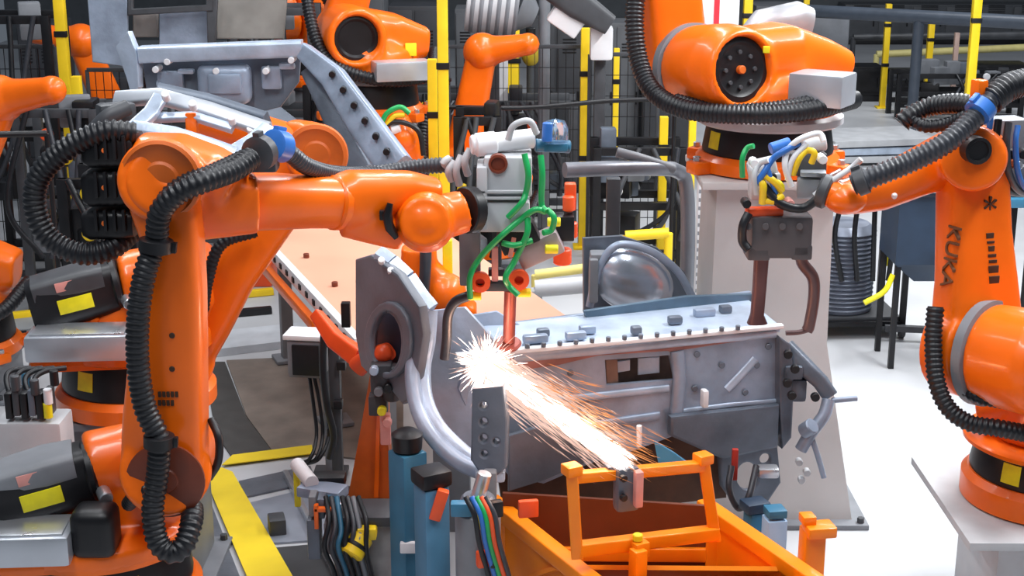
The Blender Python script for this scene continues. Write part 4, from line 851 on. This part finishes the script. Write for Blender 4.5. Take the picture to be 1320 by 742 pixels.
def PB(name, px, m, n=(0,-1,.1), th=.05, Y=12.2, holes=()): c = sum((P(x,y,Y) for x,y in px), V())/len(px); return MB().plate(px, c, V(n), th, holes, .01).out(name, m, b2_)
PB('side_panel', [(112,-20),(165,-20),(165,86),(120,80)], STEEL)
PB('rear_panel', [(206,12),(270,8),(270,56),(206,62)], STEEL, Y=12.3)
PB('window_frame', [(165,-20),(275,-20),(275,14),(165,20)], DGREY, holes=[[(172,-15),(266,-15),(266,6),(172,11)]])
PB('inner_panel', [(172,12),(204,12),(204,48),(172,48)], mat('warm_grey_panel',(.2,.18,.17),.5), Y=12.4)
PB('roof_post', [(266,-20),(282,-20),(278,60),(268,60)], DGREY)
PB('deck_panel', [(280,-20),(372,-20),(366,50),(280,50)], mat('beige_grey_panel',(.27,.26,.24),.5), Y=12.5)
gf = thing('gripper_frame', 'light grey cut-out gripper frame above the elbow of the front robot', 'gripper', P(270,160,7.25)); Yf2 = 6.45
def gbar(name, pts, a, b_, m=SILVER):
    return MB().arm([P(*p) for p in pts], [(a,b_)]*len(pts), (.1,-.75,.65), 6, 20).out(name, m, gf)
gbar('frame_bar', [(150,128,6.5),(205,124,6.45),(270,142,6.4),(346,168,6.3)], .034, .025)
gbar('frame_bar', [(206,126,6.4),(194,146,6.3),(172,166,6.2)], .032, .022, STEELL)
gbar('frame_bar', [(196,152,6.35),(250,150,6.36),(300,166,6.32)], .018, .02, STEELL)
gbar('frame_bar', [(346,166,6.3),(330,182,6.2),(300,200,6.1)], .04, .022, STEELL)
gbar('frame_bar', [(172,164,6.2),(225,172,6.15),(270,186,6.12),(304,198,6.1)], .026, .022, STEELL)
gbar('frame_bar', [(205,118,6.5),(270,132,6.5),(345,156,6.4)], .022, .05, STEELD)
b = MB(); b.tube([P(120,170,6.3), P(140,150,6.3), P(165,138,6.35)], .035); b.box(P(150,150,6.4), (.16,.1,.12), Rz(30), .02); b.out('gripper_arm', DGREY, gf)
for x,y in ((215,128),(250,140),(300,158),(325,172)): q = P(x,y,6.32); MB().cyl(q, q+V((0,-.03,.03)), .018, seg=12).out('bolt', WHITE, gf)
MB().box(P(248,168,6.36), (.05,.05,.16), None, .01).out('orange_stop', ORANGE, gf)

# ================================================================ FENCE
def fpost(label, x, y, Yq, top=None, w=.08, m=YELLOW, bands=True):
    q = P(x,y,Yq); zt_ = top if top else q.z
    t = thing('fence_post', label, 'post', (q.x,Yq,0), 'safety yellow posts')
    MB().box((q.x,Yq,zt_/2+.01), (w,w,zt_-.02), None, .008).out('post', m, t)
    MB().box((q.x,Yq,.012), (w+.1,w+.1,.024), None, .004).out('base_plate', m, t)
    if bands:
        for z in (zt_*.42, zt_*.8): MB().box((q.x,Yq-w*.35,z), (w*1.25,w*.5,.05), None, .006).out('hinge_clip', BLACK, t)
    return t
for a in (('tall yellow post nearest the left edge of the hall', 76, 0, 12.3, 2.7, .085), ('shorter yellow post standing close beside the leftmost tall one', 98, 98, 12.1, None, .075),
  ('tall yellow post of the pair behind the weld gun', 570, 0, 10.9, 2.6, .078), ('lower yellow post of the pair behind the weld gun', 557, 76, 11.15, None, .072),
  ('yellow post directly behind the conduit hoop, in front of the dark cabinets', 755, 36, 13.6, None, .085), ('thick short yellow post next to the white column', 662, 26, 15.0, None, .12),
  ('thin yellow post between the conduit hoop post and the high robot', 795, 62, 15.2, None, .06), ('yellow post just below the black hose of the high robot', 856, 150, 13.0, None, .075),
  ('yellow post touching the rim of the high robot base', 893, 152, 12.2, None, .06), ('yellow post behind the high robot, top of it cut off', 965, -10, 15.5, 2.5, .09),
  ('yellow post above the blue hose clamp of the lettered robot', 1260, 0, 15.0, 2.5, .085), ('yellow post in the far bay with a rail at its head', 1201, 30, 22.5, None, .09),
  ('olive yellow post by the far grey cabinet', 1146, 5, 22.0, None, .085), ('yellow post stub beside the far grey cabinet top', 1040, -5, 21.4, None, .08), ('slim yellow post behind the raised-elbow robot', 627, 60, 15.5, None, .05), ('slim yellow post beside the white drum', 706, 40, 15.6, None, .05)):
    fpost(*a)
fpost('pinkish slim post in the far bay beside the yellow one', 1234, 42, 22.3, None, .07, mat('faded_post',(.5,.35,.3),.5), False)
def panel(label, x0, x1, ytop, Yq, m=DGREY, z0=.15, nx=8, nz=6):
    a, c_ = P(x0,ytop,Yq), P(x1,ytop,Yq); zt_ = a.z; w_ = c_.x-a.x; cx = (a.x+c_.x)/2
    t = thing('mesh_fence', label, 'fence', (cx,Yq,0), 'mesh fence panels')
    b = MB()
    for z in (z0, zt_): b.box((cx,Yq,z), (w_,.03,.035), None, .004)
    for xx in (a.x, c_.x): b.box((xx,Yq,zt_/2), (.03,.03,zt_), None, .004)
    b.out('panel_frame', m, t)
    b = MB(); n_ = max(4, int(w_/.07))
    for k in range(1, n_): b.box((a.x+w_*k/n_,Yq,(z0+zt_)/2), (.006,.006,zt_-z0), None, 0)
    for k in range(1, 9): b.box((cx,Yq+.006,z0+(zt_-z0)*k/9), (w_,.006,.006), None, 0)
    b.out('wire_mesh', BLACK, t)
panel('dark mesh fence panel between the weld gun and the hoop', 578, 750, 60, 13.7); panel('dark mesh fence panel between the hoop and the high robot', 760, 850, 70, 13.4)
panel('mesh fence panel behind the leftmost robot', -40, 70, 60, 13.2); panel('mesh fence panel behind the hose loop of the front robot', 112, 215, 90, 13.0)
def bar(label, pts, r, m, name='rail', cat='rail', legs=()):
    pts = [V(p) for p in pts]; c = sum(pts, V())/len(pts); t = thing(name, label, cat, (c.x,c.y,0))
    MB().tube(pts, r, 12).out('tube', m, t)
    for p in legs: MB().cyl((p[0],p[1],0), (p[0],p[1],p[2]), r*.8).out('leg', m, t)
a, c_ = P(1040,14,21.0), P(1345,30,19.0); bar('long dark blue guard pipe across the far bay', [a, (a+c_)/2, c_], .09, mat('slate_pipe',(.06,.075,.1),.4), 'guard_rail', 'rail', [a, c_, (a+c_)/2])
a, c_ = P(1100,48,23), P(1345,44,23); bar('lower dark guard pipe in the far bay', [a, c_], .05, DGREY, 'guard_rail', 'rail', [a, c_])
a, c_ = P(1130,70,25), P(1345,60,25); bar('pale yellow barrier rail beyond the far bay', [a, c_], .06, mat('pale_yellow_rail',(.7,.62,.25),.5), 'guard_rail', 'rail', [a, c_])
a, c_ = P(806,304,11.9), P(862,300,11.9); bar('yellow cross rail behind the wheel arch dome', [a, c_], .045, YELLOW, 'guard_rail', 'rail', [a, c_])
a, c_ = P(690,354,9.9), P(760,345,9.9); bar('pale yellow rail under the weld gun', [a, c_], .035, mat('cream_yellow',(.8,.68,.2),.5), 'guard_rail', 'rail', [a, c_])
a, c_ = P(690,372,9.6), P(765,366,9.6); bar('white rail below the pale yellow rail under the weld gun', [a, c_], .06, LGREY, 'guard_rail', 'rail', [a, c_])
a, c_ = P(575,138,12.15), P(870,127,12.15); bar('thin black cable strung along the fence behind the weld gun', [a, a.lerp(c_,.35)-V((0,0,.03)), a.lerp(c_,.7)-V((0,0,.0)), c_], .02, BLACK, 'cable', 'cable', [a, c_])
a, c_ = P(-40,174,8.7), P(60,172,8.9); bar('black pole in front of the leftmost robot', [a, c_], .02, BLACK, 'pole', 'pole', [c_])

# ================================================================ REAR MACHINES
def cabinet(label, x0, x1, ytop, Yq, m, depth=.6, doors=2, vent=True):
    a, c_ = P(x0,ytop,Yq), P(x1,ytop,Yq); w_ = c_.x-a.x; h_ = a.z; cx = (a.x+c_.x)/2; yc = Yq+depth/2
    t = thing('control_cabinet', label, 'cabinet', (cx,yc,0), 'cabinets of the rear row')
    MB().box((cx,yc,h_/2+.05), (w_,depth,h_-.1), None, .012).out('body', m, t); MB().box((cx,yc,.05), (w_*.96,depth*.94,.1), None, .004).out('plinth', BLACK, t)
    for k in range(doors):
        x_ = cx-w_/2+w_*(k+.5)/doors; d = MB().box((x_,Yq-.012,h_/2+.06), (w_/doors-.03,.022,h_-.2), None, .006).out('door', m, t)
        MB().box((x_+w_/doors*.36,Yq-.03,h_*.55), (.025,.025,.14), None, .006).out('handle', BLACK, d)
        if vent:
            b = MB()
            for j in range(5): b.box((x_,Yq-.026,h_*.8+j*.035), (w_/doors*.5,.008,.014), None, 0)
            b.out('vent', BLACK, d)
    return t
CABD = mat('cabinet_charcoal',(.028,.03,.036),.5); CABM = mat('cabinet_grey',(.09,.095,.105),.5); CABL = mat('cabinet_light',(.17,.18,.2),.5)
cabinet('charcoal cabinet behind the yellow post pair', 500, 566, 8, 16.2, CABD); cabinet('charcoal cabinet with a pale neighbour, behind the raised-elbow robot', 586, 640, 12, 16.6, CABM)
cabinet('charcoal double door cabinet behind the conduit hoop', 682, 752, 20, 16.0, CABD); cabinet('grey cabinet between the hoop post and the high robot hose', 762, 826, 30, 16.4, CABM); cabinet('dark cabinet hidden behind the high robot link arm', 832, 900, 10, 16.1, CABD)
cabinet('tall light grey cabinet in the far bay beside the high robot', 1032, 1096, 18, 21.8, CABL, .8, 1, False); cabinet('darker grey cabinet just behind the high robot', 975, 1030, 8, 21.4, CABM, .8, 1)
cabinet('dark cabinet at the far end beside the first yellow post', 20, 70, 30, 15.2, CABD); cabinet('charcoal cabinet behind the far body shell', 290, 360, 5, 16.5, CABD); cabinet('grey cabinet behind the rear robot with the black opening', 400, 440, 20, 16.8, CABL); cabinet('low dark cabinet behind the small hidden robot', 110, 180, 100, 15.0, CABD); cabinet('pale cabinet peeking out behind the rear robot arm', 440, 495, -5, 17.5, CABM)
cabinet('squat black cabinet on the floor of the far bay', 1092, 1140, 86, 22.6, BLACK, .5, 1, False); cabinet('long low black cabinet at the end of the far bay', 1240, 1330, 84, 24.0, BLACK, .6, 3, False); cabinet('low dark cabinet behind the olive post in the far bay', 1150, 1195, 92, 24.2, CABD, .5, 2, False)
cabinet('wide charcoal cabinet row at the back of the far bay', 1090, 1350, 6, 30.1, CABM, .7, 6, True)
# white column and drum
wc_ = thing('white_column', 'white square column beside the thick short yellow post', 'column', (P(645,90,14.6).x,14.6,0)); q = P(645,40,14.6); MB().box((q.x,14.6,q.z/2), (.15,.15,q.z), None, .01).out('shaft', WHITE, wc_); MB().box((q.x,14.6,.02), (.3,.3,.04)).out('base_plate', MGREY, wc_)
dm = thing('exhaust_drum', 'pale riveted exhaust drum above the white column', 'drum', (P(652,10,13.9).x,13.9,0)); a, c_ = P(602,4,13.9), P(668,12,13.9); MB().cyl(a, c_, .26).out('drum', LGREY, dm); MB().cyl(c_, P(690,22,13.9), .24,.1).out('cone', MGREY, dm)
q = (a+c_)/2; MB().box((q.x,13.98,q.z/2), (.12,.1,q.z), None, .01).out('stand', DGREY, dm)
for k in range(6): p_ = a.lerp(c_, (k+.5)/6); MB().lathe(p_, c_-a, [(0,.262),(.02,.27),(.04,.262)], 24).out('band', MGREY, dm)
gr = thing('gantry_boom', 'dark diagonal boom with a white head over the post behind the conduit hoop', 'boom', (P(740,20,13.0).x,13.0,0))
b = MB(); b.arm([P(712,-20,13), P(745,5,13), P(786,32,13)], [(.14,.1),(.13,.1),(.09,.1)], Y_, 5); b.out('boom', DGREY, gr); b = MB(); b.box(P(730,25,13.05), (.3,.2,.2), Matrix.Rotation(.6,3,'Y'), .03); b.box(P(775,55,13.1), (.2,.15,.3), None, .03); b.out('head', WHITE, gr); q = P(775,40,13.15); MB().box((q.x,13.25,q.z/2), (.1,.1,q.z), None, .01).out('mast', DGREY, gr)
pp = thing('vertical_pipe', 'slate grey vertical pipe in front of the charcoal double door cabinet', 'pipe', (P(702,100,13.95).x,13.95,0)); q = P(702,0,13.95); MB().cyl((q.x,13.95,0), (q.x,13.95,2.5), .055).out('pipe', MGREY, pp); MB().cyl((q.x,13.95,0), (q.x,13.95,.03), .12).out('flange', DGREY, pp)
ya = thing('yellow_actuator', 'small yellow actuator on a stand behind the thick short yellow post', 'actuator', (P(684,70,15.2).x,15.2,0)); q = P(684,66,15.2); MB().ball(q, .13, (.8,.8,1.2)).out('housing', mat('dull_yellow',(.5,.36,.02),.5), ya); MB().cyl((q.x,15.2,0), q-V((0,0,.13)), .04).out('stand', DGREY, ya); MB().cyl(q+V((0,0,.12)), q+V((0,0,.24)), .05).out('cap', BLACK, ya)
sb = thing('striped_barrier', 'white slatted light barrier post left of the tall pale pedestal', 'barrier', (P(907,300,9.3).x,9.3,0)); q = P(907,222,9.3); MB().box((q.x,9.3,q.z/2), (.07,.07,q.z), None, .006).out('post', WHITE, sb)
MB().box((q.x,9.262,.85), (.06,.006,1.4), None, 0).out('slot_strip', slotted(), sb)
rs = thing('sign_board', 'white board with a red stripe behind the high robot link arm', 'board', (P(928,15,12.5).x,12.5,0)); a, c_ = P(905,-25,12.5), P(952,32,12.5); MB().box(((a.x+c_.x)/2,12.5,(a.z+c_.z)/2), (c_.x-a.x,.03,a.z-c_.z), None, .006).out('board', WHITE, rs); MB().box(((a.x+c_.x)/2-.03,12.482,(a.z+c_.z)/2), (.045,.006,a.z-c_.z-.02), None, 0).out('stripe', mat('red_stripe',(.7,.03,.05)), rs); MB().box(((a.x+c_.x)/2,12.56,c_.z/2+.1), (.06,.06,c_.z+.2), None, .006).out('stand', DGREY, rs)
# dark machine frames that fill the rear rows
def machine(label, x0, x1, ytop, Yq, seed, m1=DGREY, m2=MGREY):
    rr = random.Random(seed); a, c_ = P(x0,ytop,Yq), P(x1,ytop,Yq); w_ = c_.x-a.x; h_ = a.z; cx = (a.x+c_.x)/2
    t = thing('machine_frame', label, 'machine', (cx,Yq,0), 'machine frames of the rear rows')
    for sx in (-1,1):
        for sy in (0,.5): MB().box((cx+sx*w_/2,Yq+sy,h_/2), (.07,.07,h_), None, .006).out('leg', m1, t)
    for z in (h_-.035, h_*.55, .2):
        for sy in (0,.5): MB().box((cx,Yq+sy,z), (w_+.07,.06,.07), None, .006).out('rail', m1, t)
    for k in range(9):
        s_ = (rr.uniform(.08,.26)*max(1,w_), rr.uniform(.1,.25), rr.uniform(.1,.34)); q = V((cx+rr.uniform(-.42,.42)*w_, Yq+.2+rr.uniform(-.1,.1), h_*rr.choice((.58,.72,.9,.3))+s_[2]/2))
        MB().box(q, s_, Rz(rr.uniform(-20,20)), .02).out('module', rr.choice((m1,m2,BLACK,BLACK,STEELD,MGREY,CABD)), t)
    for k in range(4):
        p0 = V((cx+rr.uniform(-.5,.5)*w_, Yq-.05, h_)); p1 = V((cx+rr.uniform(-.5,.5)*w_, Yq-.08, h_*.3)); MB().tube([p0, p0.lerp(p1,.5)+V((rr.uniform(-.2,.2),-.1,rr.uniform(-.2,.1))), p1], .022).out('hose', rr.choice((RUBBER,RUBBER,GHOSE,DGREY)), t)
    for k in range(2): q = V((cx+rr.uniform(-.4,.4)*w_, Yq-.04, h_*rr.uniform(.5,.95))); MB().cyl(q, q+V((0,-.05,0)), .05).out('lamp_cap', rr.choice((YELLOW,REDO,WHITE,ALU)), t)
machine('dark machine frame between the two leftmost yellow posts and the robots', 20, 120, 140, 11.4, 1)
machine('machine frame with hoses below the hanging body panel', 215, 345, 150, 13.15, 2)
machine('machine frame at the top corner behind the first robot row', -40, 58, 20, 12.5, 3, BLACK)
machine('machine frame under the rear robot with the black opening', 395, 470, 110, 13.2, 4, BLACK)
machine('added dark frame standing in for shade over the raised-elbow robot', 590, 640, 150, 11.5, 14, BLACK)  # put in to darken the robot behind, which stands in shade
machine('machine frame right behind the yellow post pair', 520, 600, 120, 14.6, 5)
machine('machine frame behind the weld gun and the thin fence cable', 640, 740, 130, 14.2, 6)
machine('dark machine frame behind the hoop and bulkhead panel', 770, 880, 190, 12.6, 7, BLACK)
machine('machine frame in the gap between hanging panel and rear robot', 300, 400, 10, 14.0, 8)
machine('low machine frame behind the hose loop', 80, 165, 230, 9.4, 9, BLACK)
machine('low machine frame in the far bay behind the slim pink post', 1160, 1320, 95, 21.0, 10, BLACK)
wh = thing('robot_wrist_stand', 'small orange tool head with green and yellow leads standing before the yellow post pair', 'tool', (P(520,180,10.95).x,10.95,0)); Yw = 10.95
b = MB(); b.arm([P(512,152,Yw), P(518,175,Yw), P(528,200,Yw), P(536,216,Yw)], [(.08,.08),(.12,.1),(.11,.1),(.07,.08)], Y_, 3); b.ball(P(520,178,Yw-.06), .1); b.out('head', ORANGE, wh, cast=.014)
q = P(528,210,Yw); MB().box((q.x,Yw+.05,q.z/2), (.14,.14,q.z), None, .01).out('stand', DGREY, wh); MB().box((q.x,Yw+.05,.015), (.3,.3,.03), None, .004).out('base_plate', DGREY, wh)
for m_,pts in ((GREEN,((492,158),(500,145),(516,138),(528,146))),(YELLOW,((498,162),(508,150),(522,148))),(RUBBER,((488,180),(500,160),(520,158),(540,170),(546,200)))): MB().tube([P(x,y,Yw-.14) for x,y in pts], .02).out('lead', m_, wh)
MB().cyl(P(505,168,Yw-.12), P(516,164,Yw-.12), .035).out('white_fitting', WHITE, wh)
# ================================================================ CART AT THE RIGHT
ct = thing('wire_cart', 'black framed cart carrying a grey coil, standing behind the lettered robot', 'cart', G(1135,432,0)); q0 = G(1078,432,0); q1 = G(1165,436,0); 
ux = V((1,.06,0)).normalized(); uy = V((-.06,1,0)); w_ = 1.0; d_ = .6; o_ = G(1112,436,0)-ux*.32; z_ = 1.0
for a_ in (0,1):
    for b_ in (0,1): 
        q = o_+ux*w_*a_*.62+uy*d_*b_; MB().box((q.x,q.y,.08+z_/2), (.045,.045,z_), None, .005).out('upright', BLACK, ct); MB().cyl(q+V((-.02,0,.06)), q+V((.02,0,.06)), .06).out('caster', DGREY, ct)
b = MB()
for z in (.12,.14+z_*.9): 
    for b_ in (0,1): b.box(o_+ux*w_*.31+uy*d_*b_+V((0,0,z)), (w_*.62,.04,.04), frame(Z_,ux), .004)
    for a_ in (0,1): b.box(o_+ux*w_*.62*a_+uy*d_*.5+V((0,0,z)), (.04,d_,.04), frame(Z_,ux), .004)
b.out('frame', BLACK, ct); MB().box(o_+ux*w_*.31+uy*d_*.5+V((0,0,.15)), (w_*.6,d_*.95,.03), frame(Z_,ux), .004).out('tray', DGREY, ct)
b = MB(); qc = o_+ux*.2+uy*.3+V((0,0,.17)); b.lathe(qc, Z_, [(0,.25)]+[(.03+.035*k+.0175*j,.26-.02*j) for k in range(18) for j in (0,1)]+[(.68,.2),(.68,.08)], 28); b.out('coil', mat('coil_grey',(.17,.19,.24),.45,.4), ct)
b = MB()
for k in range(4): b.tube([o_+ux*(.1+.13*k)+uy*.05+V((0,0,1.05)), o_+ux*(.06+.15*k)+uy*(.02)+V((0,0,.8)), o_+ux*(.14+.12*k)+uy*.04+V((0,0,.45))], .02)
b.out('hanging_hose', RUBBER, ct); MB().box(o_+ux*.5+uy*.1+V((0,0,.62)), (.05,.04,.14), None, .01).out('yellow_tag', LABELY, ct)
MB().box(o_+ux*.62+uy*.0+V((.1,-.1,.1)), (.5,.05,.05), Rz(-8), .006).out('tow_bar', DGREY, ct)
bc = thing('blue_tank', 'dark blue tank on black legs between the cart and the lettered robot', 'tank', G(1200,436,0)); Yk = 10.3; q = P(1200,292,Yk)
b = MB(); b.rings([[q+V((sx*a, sy*a*.8, z)) for sx,sy in ((-1,-1),(1,-1),(1,1),(-1,1))] for z,a in ((-.38,.12),(-.22,.30),(.28,.30))]); b.out('tank', BLUED, bc); MB().box(q+V((0,0,.29)), (.66,.54,.03)).out('lid', mat('blue_black',(.01,.015,.03),.4), bc)
for sx in (-1,1):
    for sy in (-1,1): p_ = q+V((sx*.27,sy*.2,0)); MB().box((p_.x,p_.y,(q.z-.1)/2), (.04,.04,q.z-.1), None, .004).out('leg', BLACK, bc)
MB().tube([q+V((-.3,-.2,-.3)), q+V((-.36,-.22,-.42)), q+V((-.5,-.24,-.5))], .02).out('drain_pipe', LABELY, bc)
st = thing('tool_stand', 'black tool stand with blue cables past the edge of the lettered robot', 'stand', (P(1310,300,9.5).x,9.5,0)); q = P(1308,256,9.5)
MB().box(q, (.34,.3,.06), None, .008).out('table_plate', BLUE, st)
for sx in (-.13,.0,.13): MB().box((q.x+sx,9.5,q.z/2), (.04,.05,q.z), None, .004).out('leg', BLACK, st)
MB().box(q+V((0,0,.2)), (.2,.2,.3), None, .02).out('tool_box', DGREY, st)
sf = thing('slab_pallet', 'pale grey pallet of panels on the floor behind the forearm of the lettered robot', 'pallet', G(1120,215,0)); q = G(1120,205,0)
for k in range(3): MB().box(q+V((0,0,.08+.1*k)), (1.3,.9,.08), Rz(5+3*k), .01).out('panel', (LGREY,STEELL,LGREY)[k], sf)
MB().box(q+V((0,0,.02)), (1.2,.8,.04), Rz(5), .004).out('skid', DGREY, sf)
# ================================================================ LIGHT
w = bpy.data.worlds.new('world'); bpy.context.scene.world = w; w.use_nodes = True
bg = w.node_tree.nodes['Background']; bg.inputs['Color'].default_value = (.72,.84,1,1); bg.inputs['Strength'].default_value = .14
def area(name, loc, rot, sx, sy, e, col=(.95,.97,1)):
    l = bpy.data.lights.new(name, 'AREA'); l.shape = 'RECTANGLE'; l.size = sx; l.size_y = sy; l.energy = e; l.color = col
    o = bpy.data.objects.new(name, l); C.objects.link(o); o.location = loc; o.rotation_euler = rot; return o
area('hall_lamp', (-1.9, 3.6, 6.2), (0,0,0), .4, 4, 180)
area('hall_lamp', (1.0, 4.6, 6.6), (0,0,0), .4, 5, 215)
area('hall_lamp', (4.4, 8.6, 6.6), (0,0,0), .6, 7, 1000, (.96,.98,1))
area('hall_lamp', (-3.2, 10, 6.4), (0,0,0), .4, 6, 190)
area('hall_lamp', (.4, 11, 6.6), (0,0,0), .4, 6, 240)
area('hall_lamp', (6, 19, 7), (0,0,0), 6, .6, 420)
sc = bpy.context.scene
sc.view_settings.view_transform = 'Standard'; sc.view_settings.look = 'None'; sc.view_settings.gamma = 1
sc.view_settings.use_curve_mapping = False; sc.view_settings.exposure = 0
sc.cycles.use_denoising = True
